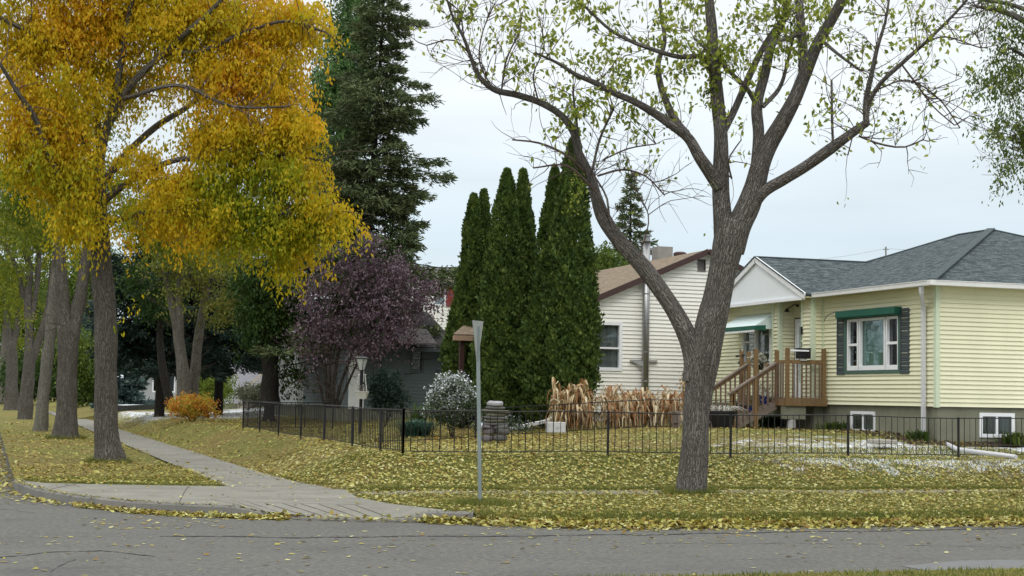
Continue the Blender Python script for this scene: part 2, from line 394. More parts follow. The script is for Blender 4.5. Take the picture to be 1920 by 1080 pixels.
# joints
J = MB()
def groove(a, b, w=.018):
    n = max(2, int(np.hypot(b[0] - a[0], b[1] - a[1]) / .15)); a, b = np.array(a, float), np.array(b, float)
    d = (b - a) / np.linalg.norm(b - a); s = np.array([-d[1], d[0]]) * w / 2
    for i in range(n):
        p, q = a + (b - a) * i / n, a + (b - a) * (i + 1) / n
        def Z(P): return .13 + .018 - float(ramp_dip(P[0], P[1])) + .012 * math.sin(P[0] * 1.3 + .7 * P[1]) * min(1, float(segdist(P[0], P[1], KERB)))
        J.quad((*(p - s), Z(p - s)), (*(q - s), Z(q - s)), (*(q + s), Z(q + s)), (*(p + s), Z(p + s)))
for i in range(9): groove((3.55 + i * .21, 21.85 - i * .085), (3.1 + i * .245, 23.1 - i * .09), .014)
groove((3.0, 23.2), (5.2, 22.4), .012); groove((3.84, 26.7), (5.35, 26.5)); groove((1.0, 25.8), (1.45, 27.0)); groove((2.6, 22.6), (3.2, 26.6), .012)
for y in np.arange(28.2, 70, 1.55): groove((3.85, y), (5.08, y + .02))
tag(J.build('pavement_joint', pmat('joint_dirt', (.06, .055, .045), .95), conc), kind='structure')
# --- kerb: a real step with rounded lip, lowered at the ramp
def sweep(line, prof, name, mat, hfun, step=.25, parent=None):
    P = [np.array(line[0], float)]
    for a, b in zip(line[:-1], line[1:]):
        a, b = np.array(a, float), np.array(b, float); L = np.linalg.norm(b - a); n = max(1, int(L / step)) if L < 60 else int(L / 4)
        for i in range(n): P.append(a + (b - a) * (i + 1) / n)
    P = np.array(P); m = len(prof); mbk = MB(); V = []
    T = np.gradient(P, axis=0); T = unit(T); N = np.stack([-T[:, 1], T[:, 0]], 1)
    for p, nn in zip(P, N):
        h = hfun(p)
        for (o, z) in prof: V.append((p[0] + nn[0] * o, p[1] + nn[1] * o, z * h))
    F = [(i * m + j, i * m + j + 1, (i + 1) * m + j + 1, (i + 1) * m + j) for i in range(len(P) - 1) for j in range(m - 1)]
    mbk.add(V, F); return mbk.build(name, mat, parent, smooth=False)
def kh(p):
    w = float(sm((p[0] - 3.2) / .7) * sm((5.75 - p[0]) / .45))
    k = 1 - .80 * w if p[1] < 23 else 1.
    return k
tag(sweep([p for p in KERB if p[0] <= 5.95 and p[1] < 200][0:1] + KERB[1:11] + [(6.25, 20.5)], [(-.035, -.05), (-.015, .125), (.005, .146), (.14, .152), (.15, -.03)], 'kerb', MKERB, kh), kind='structure')
tag(sweep([(6.25, 20.5), (6.8, 20.2), (7.8, 19.85), (9, 19.65), (12, 19.7), (18, 19.8), (60, 19.8)], [(-.06, -.02), (-.02, .025), (.0, .04), (.02, .045), (.06, .05), (.07, .0)], 'verge_kerb', pmat('verge_soil', (.06, .055, .025), .95, .4, 6, 40), lambda p: 1.), kind='structure')
# --- cracks in the asphalt
def crack(pts, w, seed):
    r = random.Random(seed); mbc = MB(); P = []
    for a, b in zip(pts[:-1], pts[1:]):
        a, b = np.array(a), np.array(b); n = max(2, int(np.linalg.norm(b - a) / .07))
        for i in range(n): P.append(a + (b - a) * i / n)
    P = np.array(P); dy = 0; Y = []
    for i in range(len(P)):
        dy = dy * .93 + r.gauss(0, .02); Y.append(dy)
    for i in range(len(P) - 1):
        w0 = w * (.3 + abs(math.sin(i * .37 + seed)) * r.uniform(.6, 1.3)); w1 = w0 * r.uniform(.5, 1.2)
        a = (P[i][0], P[i][1] + Y[i]); b = (P[i + 1][0], P[i + 1][1] + Y[i + 1])
        mbc.quad((a[0], a[1] - w0 / 2, .004), (b[0], b[1] - w1 / 2, .004), (b[0], b[1] + w1 / 2, .004), (a[0], a[1] + w0 / 2, .004))
    return mbc
MCR = pmat('crack_tar', (.018, .018, .018), .9)
def P2(*q): return [tuple(onz(x, y, 0)[:2]) for x, y in q]
cm = crack(P2((300, 1006), (560, 1008), (700, 1005), (980, 1004), (1240, 1002), (1560, 996), (1919, 991)), .075, 3)
c2 = crack(P2((0, 1045), (90, 1035), (190, 1032), (300, 1045)), .05, 5); c3 = crack(P2((95, 1074), (125, 1056), (150, 1050)), .04, 8)
c4 = crack(P2((1200, 1020), (1480, 1018), (1900, 1026)), .02, 9); c5 = crack(P2((0, 955), (70, 962)), .03, 2)
for q_ in (c2, c3, c4, c5): cm.add(q_.v, q_.f)
tag(cm.build('road_crack', MCR), kind='structure')
pt = P2((1690, 1062), (1800, 1052), (1935, 1050), (1935, 1070), (1750, 1073))
mb = MB(); mb.add([(p[0], p[1], .005) for p in pt], [tuple(range(5))])
tag(mb.build('road_patch', pmat('patch_asphalt', (.13, .13, .13), .9, .15, 3, 90)), kind='structure')
# ================================================================ FALLEN LEAVES AND GRASS
def flat_leaves(P, L, tilt=.5):
    N = len(P); th = RNG.uniform(0, 6.283, N); a = np.stack([np.cos(th), np.sin(th), RNG.normal(size=N) * tilt * .5], 1); a = unit(a)
    b = unit(np.cross(a, np.stack([RNG.normal(size=N) * tilt, RNG.normal(size=N) * tilt, np.ones(N)], 1)))
    Ls = (L * RNG.uniform(.45, 1.5, N))[:, None]
    mid = P + a * Ls * .4
    V = np.stack([P, mid + b * Ls * .36, P + a * Ls, mid - b * Ls * .36], 1)
    V[..., 2] = np.maximum(V[..., 2], (P[:, 2] + .002)[:, None]); return V
ML = leafmat('fallen_leaf', [(.0, (.13, .06, .02)), (.2, (.22, .14, .03)), (.42, (.29, .25, .045)), (.66, (.37, .35, .09)), (.88, (.50, .48, .24)), (1, (.26, .3, .07))], 1.5, .15, .8)
def scatter(n, x0, x1, y0, y1, dens):
    X = RNG.uniform(x0, x1, n); Y = RNG.uniform(y0, y1, n); k = RNG.uniform(size=n) < dens(X, Y)
    return X[k], Y[k]
def vnoise(X, Y, s, seed=0):
    r = np.random.default_rng(seed); ph = r.uniform(0, 6.28, (6, 2)); ks = r.normal(size=(6, 2)) * s
    return sum(np.sin(X * ks[i, 0] + Y * ks[i, 1] + ph[i, 0]) for i in range(6)) / 6
def dens_leaf(X, Y):
    d = segdist(X, Y, KERB); land = inpoly(X, Y, LAND); ap = inpoly(X, Y, APRON)
    v = .5 + .5 * vnoise(X, Y, 2.0, 1)
    den = np.where(land, .32 + .72 * v, 0)
    den = np.where((Y > 25.4) & (Y < 27.3), den * .72, den)
    den = np.where(Y > 27.2, den * np.where(X > 12, .45, .85), den)
    den = np.where((Y > 25.6) & (Y < 27.2) & (X > 13), den * .8, den)
    den = np.where((X < 3.8) & (Y > 26.5), np.clip(v * .8, 0, 1), den)
    den = np.where((Y > 24.3) & (Y < 25.3) & (X > 5.6), .42, den)
    den = np.where(ap, .02 + .5 * np.exp(-segdist(X, Y, [(5.1, 140), (5.12, 30), (5.25, 27.2), (5.62, 25.6)]) / .1) + .35 * np.exp(-segdist(X, Y, [(3.8, 140), (3.84, 26.75)]) / .08) * (Y > 27), den)
    den = np.where(Y > 33, den * .9, den)
    return den
X, Y = scatter(210000, .5, 21, 19.6, 34, dens_leaf)
X2, Y2 = scatter(60000, .5, 16, 34, 62, lambda a, b: dens_leaf(a, b))
X = np.concatenate([X, X2]); Y = np.concatenate([Y, Y2])
Z = gh(X, Y) + RNG.uniform(.014, .035, len(X)) + .022 * ((Y > 25.4) & (Y < 27.6) | (X > 5.2) & (X < 7) & (Y > 27))
V1 = flat_leaves(np.stack([X, Y, Z], 1), .053)
V1[..., 2] += gh(V1[..., 0], V1[..., 1]) - gh(X, Y)[:, None]
# gutter drifts
n = 34000; t = RNG.uniform(0, 1, n); kx = RNG.uniform(1.3, 22, n); off = RNG.gamma(2.0, .075, n)
ks_x = np.array([p[0] for p in KERB[4:]]); ks_y = np.array([p[1] for p in KERB[4:]])
ky = np.interp(kx, ks_x, ks_y); ramp_ = (kx > 3.9) & (kx < 5.6)
keep = (RNG.uniform(size=n) < np.where(kx < 3.7, .55, np.where(ramp_, .05, .9)))
wid = np.where(kx > 6.2, 1.7 + .6 * vnoise(kx, kx * 0, 1.5, 4), .75)
gx, gy = kx[keep], (ky + np.where(kx > 6.2, .12, np.where(kx < 3.8, -.09, -.03)) - off * wid)[keep]
gz = np.clip(.085 - (off[keep]) * .2, .004, 1) * RNG.uniform(0.1, 1, keep.sum()) * np.where(kx[keep] < 3.8, .45, 1) + .004
V2 = flat_leaves(np.stack([gx, gy, gz], 1), .07, .8)
# leaves beside the avenue kerb and strewn over the road
n = 2600; ay = RNG.uniform(24, 60, n); ax = np.interp(ay, [22.9, 24.3, 25.7, 27.2, 28.6, 90], [2., 1.25, .8, .58, .5, .5]) - .03 - RNG.gamma(1.6, .16, n)
V3 = flat_leaves(np.stack([ax, ay, RNG.uniform(.004, .04, n)], 1), .07, .7)
n = 600; rx = RNG.uniform(-1, 14, n); ry = 19.4 - RNG.gamma(1.3, 1.6, n); k = ry > 13.9
V4 = flat_leaves(np.stack([rx[k], ry[k], np.full(k.sum(), .006)], 1), .065, .3)
n = 120; V5 = flat_leaves(np.stack([RNG.uniform(1.2, 3, n), RNG.uniform(20, 22, n), np.full(n, .006)], 1), .065, .3)
X, Y = scatter(26000, .6, 15, 30, 75, lambda a, b: dens_leaf(a, b)); V6 = flat_leaves(np.stack([X, Y, gh(X, Y) + .03], 1), .085); V6[..., 2] += gh(V6[..., 0], V6[..., 1]) - gh(X, Y)[:, None]
VV = np.concatenate([V1, V2, V3, V4, V5, V6])
lr = RNG.uniform(0, 1, len(VV)); lx_, ly_ = VV[:, 0, 0], VV[:, 0, 1]; brown = ((lx_ < 3.8) & (ly_ > 28) | (ly_ > 33)) * np.clip(.6 + .5 * vnoise(lx_, ly_, .8, 9), 0, 1)
tag(quadmesh('fallen_leaves', VV, ML, None, lr * (1 - .55 * brown)), kind='stuff')
# grass blades
MGR = leafmat('grass_blade', [(0, (.05, .085, .016)), (.4, (.12, .145, .03)), (.7, (.22, .21, .05)), (1, (.36, .31, .11))], 1.2, .3, .6)
def blades(X, Y, h, z=None):
    N = len(X); Z = gh(X, Y) if z is None else z; th = RNG.uniform(0, 6.28, N); H = h * RNG.uniform(.5, 1.4, N)
    P = np.stack([X, Y, Z], 1); s = np.stack([np.cos(th), np.sin(th), 0 * th], 1) * .007
    tip = P + np.stack([RNG.normal(size=N) * H * .45, RNG.normal(size=N) * H * .45, H], 1)
    return np.stack([P - s, P + s, tip], 1)
def dens_grass(X, Y):
    land = inpoly(X, Y, LAND) & ~inpoly(X, Y, APRON); d = np.where(land, .8, 0)
    d = np.where((Y > 24.35) & (Y < 25.25) & (X > 5.7), .03, d); return d
X, Y = scatter(210000, .55, 21, 19.6, 29.5, dens_grass); B1 = blades(X, Y, .045)
X = RNG.uniform(6.3, 21, 16000); Y = np.interp(X, ks_x, ks_y) + RNG.uniform(0, .28, 16000); B2 = blades(X, Y, .075)
X = RNG.uniform(5.8, 21, 12000); Y = np.interp(X, [5.55, 90], [25.3, 25.0]) + RNG.uniform(0, .2, 12000); B3 = blades(X, Y, .08)
n = 9000; X = RNG.uniform(4, 16, n); Y = 13.83 - RNG.uniform(0, 1.2, n); B4 = blades(X, Y, .04)
n = 5000; th = RNG.uniform(0, 6.28, n); r = np.abs(RNG.normal(size=n)) * .28 + .05; B5 = blades(6.82 + np.cos(th) * r, 22.02 + np.sin(th) * r * .8, .09)
def ring(cx, cy, r0, n, h):
    th = RNG.uniform(0, 6.28, n); r = r0 + np.abs(RNG.normal(size=n)) * .09; return blades(cx + np.cos(th) * r, cy + np.sin(th) * r, h)
BB = np.concatenate([B1, B2, B3, B4, B5, ring(11.2, 24.35, .30, 1800, .10), ring(2.58, 35.6, .34, 1500, .09), ring(2.38, 52, .5, 1200, .12)])
tag(quadmesh('grass', BB, MGR, None, RNG.uniform(0, 1, len(BB)), 3), kind='stuff')
# ================================================================ HOUSES
MY = pmat('cream_siding', (.72, .70, .50), .55, .06, 1.2, 25, stretch=(1.4, 1.4, .35))
MYT = pmat('mint_trim', (.56, .63, .46), .5, .04)
MWS = pmat('white_siding', (.78, .77, .71), .55, .05, 1.2, 20, stretch=(1.4, 1.4, .35))
MWT = pmat('white_trim', (.76, .77, .78), .45, .05)
MWG = pmat('white_panel', (.78, .82, .84), .5, .03)
MGUT = pmat('gutter_white', (.66, .66, .64), .5, .08)
MDN = pmat('downspout_grey', (.56, .56, .58), .5, .06)
MGRN = pmat('green_awning', (.016, .10, .068), .5, .12)
MGRF = pmat('green_trim', (.07, .13, .10), .6, .1)
MSHT = pmat('shutter_slate', (.055, .07, .075), .6, .15)
MFND = concrete_mat('foundation', (.20, .20, .145))
MBRF = pmat('brown_fascia', (.055, .03, .027), .6, .15)
MDARK = pmat('dark_interior', (.012, .012, .013), .9)
MCUR = pmat('curtain_green', (.22, .38, .31), .8, .25, 5, 30, stretch=(1, 6, .4))
MCUW = pmat('curtain_white', (.45, .46, .46), .8, .3, 5, 30, stretch=(6, 6, .3))
MBLK = pmat('black_metal', (.012, .012, .013), .45, .2)
MSNOW = pmat('snow', (.82, .85, .9), .7, .04, 6, 30)
def glass_mat():
    m = bpy.data.materials.new('window_glass'); m.use_nodes = True; n, l = m.node_tree.nodes, m.node_tree.links; n.clear()
    o = n.new('ShaderNodeOutputMaterial'); t = n.new('ShaderNodeBsdfTransparent'); t.inputs[0].default_value = (.8, .84, .84, 1)
    g = n.new('ShaderNodeBsdfGlossy'); g.inputs['Roughness'].default_value = .03; g.inputs[0].default_value = (.8, .85, .9, 1)
    lw = n.new('ShaderNodeLayerWeight'); lw.inputs[0].default_value = .5; fr = n.new('ShaderNodeMath'); fr.operation = 'POWER'; fr.inputs[1].default_value = 3.5; l.new(lw.outputs['Facing'], fr.inputs[0]); x = n.new('ShaderNodeMixShader')
    ad = n.new('ShaderNodeMath'); ad.operation = 'ADD'; ad.inputs[1].default_value = .05; l.new(fr.outputs[0], ad.inputs[0])
    l.new(ad.outputs[0], x.inputs[0]); l.new(t.outputs[0], x.inputs[1]); l.new(g.outputs[0], x.inputs[2]); l.new(x.outputs[0], o.inputs[0]); return m
MGL = glass_mat()
def shingle_mat(name, cols):
    m, n, l, b = newmat(name)
    t = n.new('ShaderNodeAttribute'); t.attribute_name = 'roofco'
    br = n.new('ShaderNodeTexBrick'); br.inputs['Scale'].default_value = 1; br.inputs['Brick Width'].default_value = .3; br.inputs['Row Height'].default_value = .14
    br.inputs['Mortar Size'].default_value = .012; br.offset = .37; br.inputs['Color1'].default_value = (*cols[0], 1); br.inputs['Color2'].default_value = (*cols[1], 1)
    br.inputs['Mortar'].default_value = (*[v * .45 for v in cols[0]], 1); l.new(t.outputs['Vector'], br.inputs[0])
    f = noise(n, l, t.outputs['Vector'], 18, 4, .8); g = noise(n, l, t.outputs['Vector'], 1.4, 4)
    mpn = n.new('ShaderNodeMapping'); mpn.inputs['Scale'].default_value = (3.5, 8, 1); l.new(t.outputs['Vector'], mpn.inputs[0])
    h = noise(n, l, mpn.outputs[0], 1, 2)
    c = mixc(n, l, mapr(n, l, f, .45, .65, 0, .7), br.outputs[0], cols[2]); c = mixc(n, l, mapr(n, l, h, .42, .56, 0, .7), c, cols[3])
    c = mixc(n, l, mapr(n, l, g, .45, .65, 0, .35), c, cols[1]); l.new(c, b.inputs['Base Color']); b.inputs['Roughness'].default_value = .95
    b.inputs['Specular IOR Level'].default_value = .1
    bump(n, l, b, br.outputs['Fac'], .5, -.02); return m
MSH = shingle_mat('grey_shingles', [(.045, .06, .066), (.085, .105, .112), (.19, .215, .22), (.02, .028, .032)])
MSHB = shingle_mat('brown_shingles', [(.19, .15, .105), (.24, .19, .135), (.31, .25, .18), (.13, .10, .07)])
MSHD = shingle_mat('dark_shingles', [(.1, .09, .085), (.12, .115, .11), (.16, .155, .15), (.07, .065, .065)])
def roof(name, faces, mat, parent, thick=.05):
    """each face: list of 3D corners, first edge = eave; gets a coordinate that runs along and up the slope"""
    V, F, UV = [], [], []
    for fc in faces:
        P = np.array(fc, float); u = unit(P[1] - P[0]); nn = unit(np.cross(u, P[-1] - P[0])); nn = nn if nn[2] > 0 else -nn
        v = np.cross(nn, u); k = len(V); m = len(P)
        for p in P: V.append(p); UV.append((float((p - P[0]) @ u) + k * .37, float(abs((p - P[0]) @ v)), 0))
        for p in P: V.append(p - np.array([0, 0, thick])); UV.append((float((p - P[0]) @ u), float(abs((p - P[0]) @ v)), 0))
        F.append(tuple(range(k, k + m))); F.append(tuple(range(k + 2 * m - 1, k + m - 1, -1)))
        for i in range(m): F.append((k + i, k + m + i, k + m + (i + 1) % m, k + (i + 1) % m))
    me = bpy.data.meshes.new(name); me.from_pydata([tuple(map(float, p)) for p in V], [], F); me.update()
    a = me.attributes.new('roofco', 'FLOAT_VECTOR', 'POINT'); a.data.foreach_set('vector', np.array(UV, np.float32).reshape(-1))
    return link(name, me, mat, parent)
class Wall:
    """plane: origin o(x,y), horizontal unit u, outward unit n"""
    def __init__(s, o, u, n): s.o = np.array([*o, 0.]); s.u = np.array([*u, 0.]); s.n = np.array([*n, 0.])
    def p(s, a, z, d=0.): return s.o + s.u * a + s.n * d + np.array([0, 0, z])
    def box(s, mb, a0, a1, z0, z1, d0, d1): mb.obox(s.o, s.u, s.n, np.array([0, 0, 1.]), (a0, a1), (d0, d1), (z0, z1))
    def siding(s, mb, a0, a1, z0, z1, step=.1, lip=.033, holes=(), top=None):
        z = z0
        while z < z1 - 1e-6:
            zt = min(z + step, z1); cuts = sorted({z, zt} | {h for H in holes for h in H[2:4] if z < h < zt})
            for c0, c1 in zip(cuts[:-1], cuts[1:]):
                f0 = lip * (1 - (c0 - z) / step); f1 = lip * (1 - (c1 - z) / step); iv = [(a0, a1)]
                for (h0, h1, hz0, hz1) in holes:
                    if hz0 <= c0 + 1e-6 and hz1 >= c1 - 1e-6:
                        iv = [q for (i0, i1) in iv for q in ((i0, min(i1, h0)), (max(i0, h1), i1)) if q[1] - q[0] > 1e-4]
                for i0, i1 in iv:
                    b0, b1, t0, t1 = i0, i1, i0, i1
                    if top:
                        l0, r0 = top(c0); l1, r1 = top(c1); b0, b1, t0, t1 = max(i0, l0), min(i1, r0), max(i0, l1), min(i1, r1)
                        if b1 <= b0 or t1 <= t0: continue
                    mb.quad(s.p(b0, c0, f0), s.p(b1, c0, f0), s.p(t1, c1, f1), s.p(t0, c1, f1))
                    if c0 == z: mb.quad(s.p(b0, c0, 0), s.p(b1, c0, 0), s.p(b1, c0, f0), s.p(b0, c0, f0))
            z = zt
def window(parent, W, a0, a1, z0, z1, fm, bars=(), hbars=(), fw=.06, proud=.035, deep=.1, cur=None, name='window', outer=None, sill=None):
    """recessed window: casing, dark room behind, curtain, pane; bars = mullions (a), hbars = (a_from,a_to,z)"""
    f = MB(); o = outer or 0
    for (q0, q1, y0, y1) in ((a0, a0 + fw, z0, z1), (a1 - fw, a1, z0, z1), (a0 + fw, a1 - fw, z0, z0 + fw), (a0 + fw, a1 - fw, z1 - fw, z1)): W.box(f, q0, q1, y0, y1, -deep, proud)
    for b in bars: W.box(f, b - .03, b + .03, z0 + fw, z1 - fw, -deep + .01, proud - .012)
    for (q0, q1, zz) in hbars: W.box(f, q0, q1, zz - .025, zz + .025, -deep + .012, proud - .015)
    w = f.build(name, fm, parent)
    g = MB(); W.box(g, a0 + fw * .5, a1 - fw * .5, z0 + fw * .5, z1 - fw * .5, -.05, -.044); g.build('pane', MGL, w)
    r = MB(); r.quad(W.p(a0, z0, -.6), W.p(a1, z0, -.6), W.p(a1, z1, -.6), W.p(a0, z1, -.6))
    r.quad(W.p(a0, z0, -.6), W.p(a0, z0, -.06), W.p(a0, z1, -.06), W.p(a0, z1, -.6)); r.quad(W.p(a1, z0, -.6), W.p(a1, z0, -.06), W.p(a1, z1, -.06), W.p(a1, z1, -.6))
    r.quad(W.p(a0, z0, -.6), W.p(a1, z0, -.6), W.p(a1, z0, -.06), W.p(a0, z0, -.06)); r.quad(W.p(a0, z1, -.6), W.p(a1, z1, -.6), W.p(a1, z1, -.06), W.p(a0, z1, -.06))
    r.build('window_reveal', MDARK, w)
    if cur:
        c0, c1, cm_ = cur; n = max(8, int((c1 - c0) / .05)); k = MB(); P = []
        for i in range(n + 1):
            a = c0 + (c1 - c0) * i / n; d = -.085 + .022 * math.sin(i * 1.9) + .012 * math.sin(i * .7); P.append((a, d))
        for (p, q) in zip(P[:-1], P[1:]): k.quad(W.p(p[0], z0 + .04, p[1]), W.p(q[0], z0 + .04, q[1]), W.p(q[0], z1 - .04, q[1]), W.p(p[0], z1 - .04, p[1]))
        k.build('curtain', cm_, w, smooth=True)
    return w
# ---------------------------------------------------------------- yellow bungalow
HX, HY, HYN, HYE = 19.9, 30.4, 35.4, 41.35
ZS, ZE = 1.65, 4.33
YH = empty('bungalow', (HX, HY, .9), 'cream yellow sided bungalow with grey hip roof, green trimmed picture window and white porch gable', 'house')
WW = Wall((HX, HY), (0, 1), (-1, 0)); WS = Wall((HX, HY), (1, 0), (0, -1)); WP = Wall((19.58, HYN), (0, 1), (-1, 0)); WQ = Wall((19.58, HYN), (1, 0), (0, -1))
def ax(px, py): return float(onx(px, py, HX)[1] - HY)
def ap_(px, py): return float(onx(px, py, 19.58)[1] - HYN)
def asx(px, py): return float(ony(px, py, HY)[0] - HX)
sh0, sh1 = ax(1707, 640), ax(1572, 640)           # shutters' outer edges
wa0, wa1 = ax(1690, 640), ax(1586, 640)
wz0, wz1 = 2.40, 3.80
b0_, b1_ = ax(1638, 790), ax(1593, 790); s0_, s1_ = asx(1838, 800), asx(1904, 800)
sid = MB()
WW.siding(sid, 0, HYN - HY, ZS, ZE, .1, holes=[(wa0, wa1, wz0, wz1)])
WS.siding(sid, 0, 9.5, ZS, ZE, .1)
p0, p1, p2, p3 = 0, .52, 1.72, 2.1   # pier, opening, pier
e1 = HYE - HYN
aw0, aw1 = p3 + .3, p3 + 1.95; awz0, awz1 = 2.62, 3.75
WP.siding(sid, p0, p1, ZS, ZE); WP.siding(sid, p2, p3, ZS, ZE)
WQ.siding(sid, 0, HX - 19.58, ZS, ZE)
WE = Wall((19.7, HYN + p3), (0, 1), (-1, 0)); WE.siding(sid, 0, e1 - p3, ZS, ZE, holes=[(.3, 1.95, awz0, awz1)])
WN = Wall((19.58, HYN + p2), (1, 0), (0, -1)); WN.siding(sid, 0, .45, ZS, ZE)          # north cheek of the entry recess
WD = Wall((20.0, HYN), (0, 1), (-1, 0)); WD.siding(sid, p1 - .6, p2, ZS, ZE, holes=[(.72, 1.62, ZS, 3.85)])
sid.box((19.59, HYN + .01, ZS), (20.6, HYN + p1 - .01, ZE - .01)) if False else None
sid.build('wall', MY, YH)
core = MB()   # wall cores behind the siding
core.box((HX + .12, HYN + .05, ZS), (HX + 9.4, HYE - .05, ZE)); core.box((HX + .95, HY + .15, ZS), (HX + 9.4, HYN + .05, ZE - .02))
core.box((HX + 9.4, HY + .02, ZS), (HX + 9.5, HYE, ZE)); core.box((19.6, HYE - .02, ZS), (HX + 9.4, HYE + .02, ZE)); core.quad((19.58, HYN + p1, ZS), (20, HYN + p1, ZS), (20, HYN + p1, ZE), (19.58, HYN + p1, ZE))
core.build('wall_core', pmat('sheathing', (.4, .37, .25)), YH)
fd = MB(); fd.box((HX + .05, HY + .05, .2), (HX + 9.45, HYE - .05, ZS - .004))
fd.box((19.68, HYN + .08, .2), (HX + .06, HYE - .04, ZS - .006))
fd.build('foundation', MFND, YH)
tr = MB()
for (a, b_) in (((HX - .036, HY - .036), (HX + .07, HY + .07)), ((19.545, HYN - .036), (19.66, HYN + .07)), ((19.545, HYN + p1 - .075), (19.64, HYN + p1 + .012)), ((19.545, HYN + p2 - .036), (19.65, HYN + p2 + .07)), ((19.545, HYN + p3 - .07), (19.71, HYN + p3 + .012)), ((19.66, HYE - .07), (19.76, HYE + .03)), ((HX + 9.43, HY - .036), (HX + 9.536, HY + .07)), ((HX - .05, HYN - .07), (HX + .0, HYN - .028))):
    tr = MB(); tr.box((*a, ZS - .02), (*b_, ZE)); tr.build('corner_trim', MYT, YH)
# roof
OV = .32; ez = 4.40; k = .365
x0, x1, y0, y1 = HX - OV, HX + 9.5 + OV, HY - OV, HYE + OV
hw = (x1 - x0) / 2; rz = ez + k * hw; xm = (x0 + x1) / 2; ya, yb = y0 + hw, y1 - hw
PF = 19.26; gy0, gy1 = HYN - .15, 40.55; gm = (gy0 + gy1) / 2; gz = ez + .42 * (gy1 - gy0) / 2; gi = x0 + (gz - ez) / k
roof('roof', [[(x0, gy0, ez), (x0, y0, ez), (xm, ya, rz), (xm, yb, rz), (gi, gm, gz)],
              [(x0, y0, ez), (x1, y0, ez), (xm, ya, rz)], [(x1, y0, ez), (x1, y1, ez), (xm, yb, rz), (xm, ya, rz)], [(x1, y1, ez), (x0, y1, ez), (xm, yb, rz)],
              [(x0, y1, ez), (x0, gy1, ez), (gi, gm, gz), (xm, yb, rz)],
              [(PF, gy0, ez), (x0, gy0, ez), (gi, gm, gz), (PF, gm, gz)], [(x0, gy1, ez), (PF, gy1, ez), (PF, gm, gz), (gi, gm, gz)]], MSH, YH)
cap = MB()
for a, b_ in (((x0, y0, ez), (xm, ya, rz)), ((x1, y0, ez), (xm, ya, rz)), ((xm, ya, rz), (xm, yb, rz)), ((xm, yb, rz), (gi, gm, gz)), ((gi, gm, gz), (PF, gm, gz))):
    a, b_ = np.array(a) + (0, 0, .03), np.array(b_) + (0, 0, .03); (cap.beam(a, b_, .2, .035) if b_[0] < 25.2 and a[1] < 31 and a[0] < 21 else cap.tube([a - (0, 0, .02), b_ - (0, 0, .02)], .028, 6))
cap.build('ridge_cap', pmat('ridge_shingle', (.05, .066, .07), .95, .25, 6, 60), YH)
sf = MB(); sf.box((x0 + .02, y0 + .02, ez - .09), (HX + 9.6, HY + .04, ez - .06)); sf.box((x0 + .02, HY + .04, ez - .09), (HX + .04, gy0, ez - .06)); sf.box((PF + .05, gy0 + .02, ez - .1), (20.4, HYE, ez - .07))
sf.build('soffit', pmat('cream_soffit', (.5, .47, .28), .6), YH)
gt = MB()
def gutter(mb, a, b_, out):
    a, b_ = np.array(a, float), np.array(b_, float); o = np.array([*out, 0.])
    d = unit(b_ - a); mb.obox(a, d, o, np.array([0, 0, 1.]), (0, np.linalg.norm(b_ - a)), (0, .012), (-.095, -.01))
    mb.obox(a, d, o, np.array([0, 0, 1.]), (0, np.linalg.norm(b_ - a)), (0, .11), (-.10, -.09))
    mb.obox(a, d, o, np.array([0, 0, 1.]), (0, np.linalg.norm(b_ - a)), (.1, .113), (-.095, 0.01)); mb.obox(a, d, o, np.array([0, 0, 1.]), (0, np.linalg.norm(b_ - a)), (.095, .125), (-.005, .012))
gutter(gt, (x0, y0 - .1, ez), (x0, gy0, ez), (-1, 0)); gutter(gt, (x0 - .1, y0, ez), (x1, y0, ez), (0, -1))
gt.box((x0 - .13, y0 - .13, ez - .10), (x0 + .0, y0 + .0, ez + .012))
gt.build('gutter', MGUT, YH)
# porch gable
gb = MB(); g0 = (PF + .03, gy0 + .06, ez - .1)
gb.add([(PF + .04, gy0 + .12, ez - .08), (PF + .04, gy1 - .12, ez - .08), (PF + .04, gm, gz - .1), (PF + .1, gy0 + .12, ez - .08), (PF + .1, gy1 - .12, ez - .08), (PF + .1, gm, gz - .1)], [(0, 1, 2), (5, 4, 3), (0, 3, 4, 1)])
gb.build('gable_panel', MWG, YH)
rk = MB()
for a, b_ in (((PF, gy0 - .02, ez - .06), (PF, gm, gz - .06)), ((PF, gy1 + .02, ez - .06), (PF, gm, gz - .06))): rk.beam(a, b_, .05, .15)
rk.box((PF - .01, gy0 + .1, ez - .15), (PF + .1, gy1 - .1, ez - .075))
rk.build('gable_fascia', MWT, YH)
rl = MB(); rl.beam((PF - .035, gy0 - .04, ez + .01), (PF - .035, gm, gz + .015), .02, .03); rl.beam((PF - .035, gy1 + .04, ez + .01), (PF - .035, gm, gz + .015), .02, .03)
rl.build('drip_edge', MSHT, YH)
# picture window
w = window(YH, WW, wa0, wa1, wz0, wz1, MGRF, fw=.07, proud=.05, deep=.12, cur=(wa0 + .85, wa1 - .62, MCUR), name='picture_window')
fr = MB(); L = wa1 - wa0
for (q0, q1) in ((wa0 + .075, wa0 + .62), (wa0 + .66, wa1 - .66), (wa1 - .62, wa1 - .1)):
    t_ = .055
    for r_ in ((q0, q0 + t_, wz0 + .08, wz1 - .08), (q1 - t_, q1, wz0 + .08, wz1 - .08), (q0 + t_, q1 - t_, wz0 + .08, wz0 + .19), (q0 + t_, q1 - t_, wz1 - .14, wz1 - .08)): WW.box(fr, *r_, -.04, .03)
for (q0, q1) in ((wa0 + .13, wa0 + .565), (wa1 - .565, wa1 - .155)): WW.box(fr, q0, q1, (wz0 + wz1) / 2 - .03, (wz0 + wz1) / 2 + .03, -.038, .02)
fr.build('sash', MWT, w)
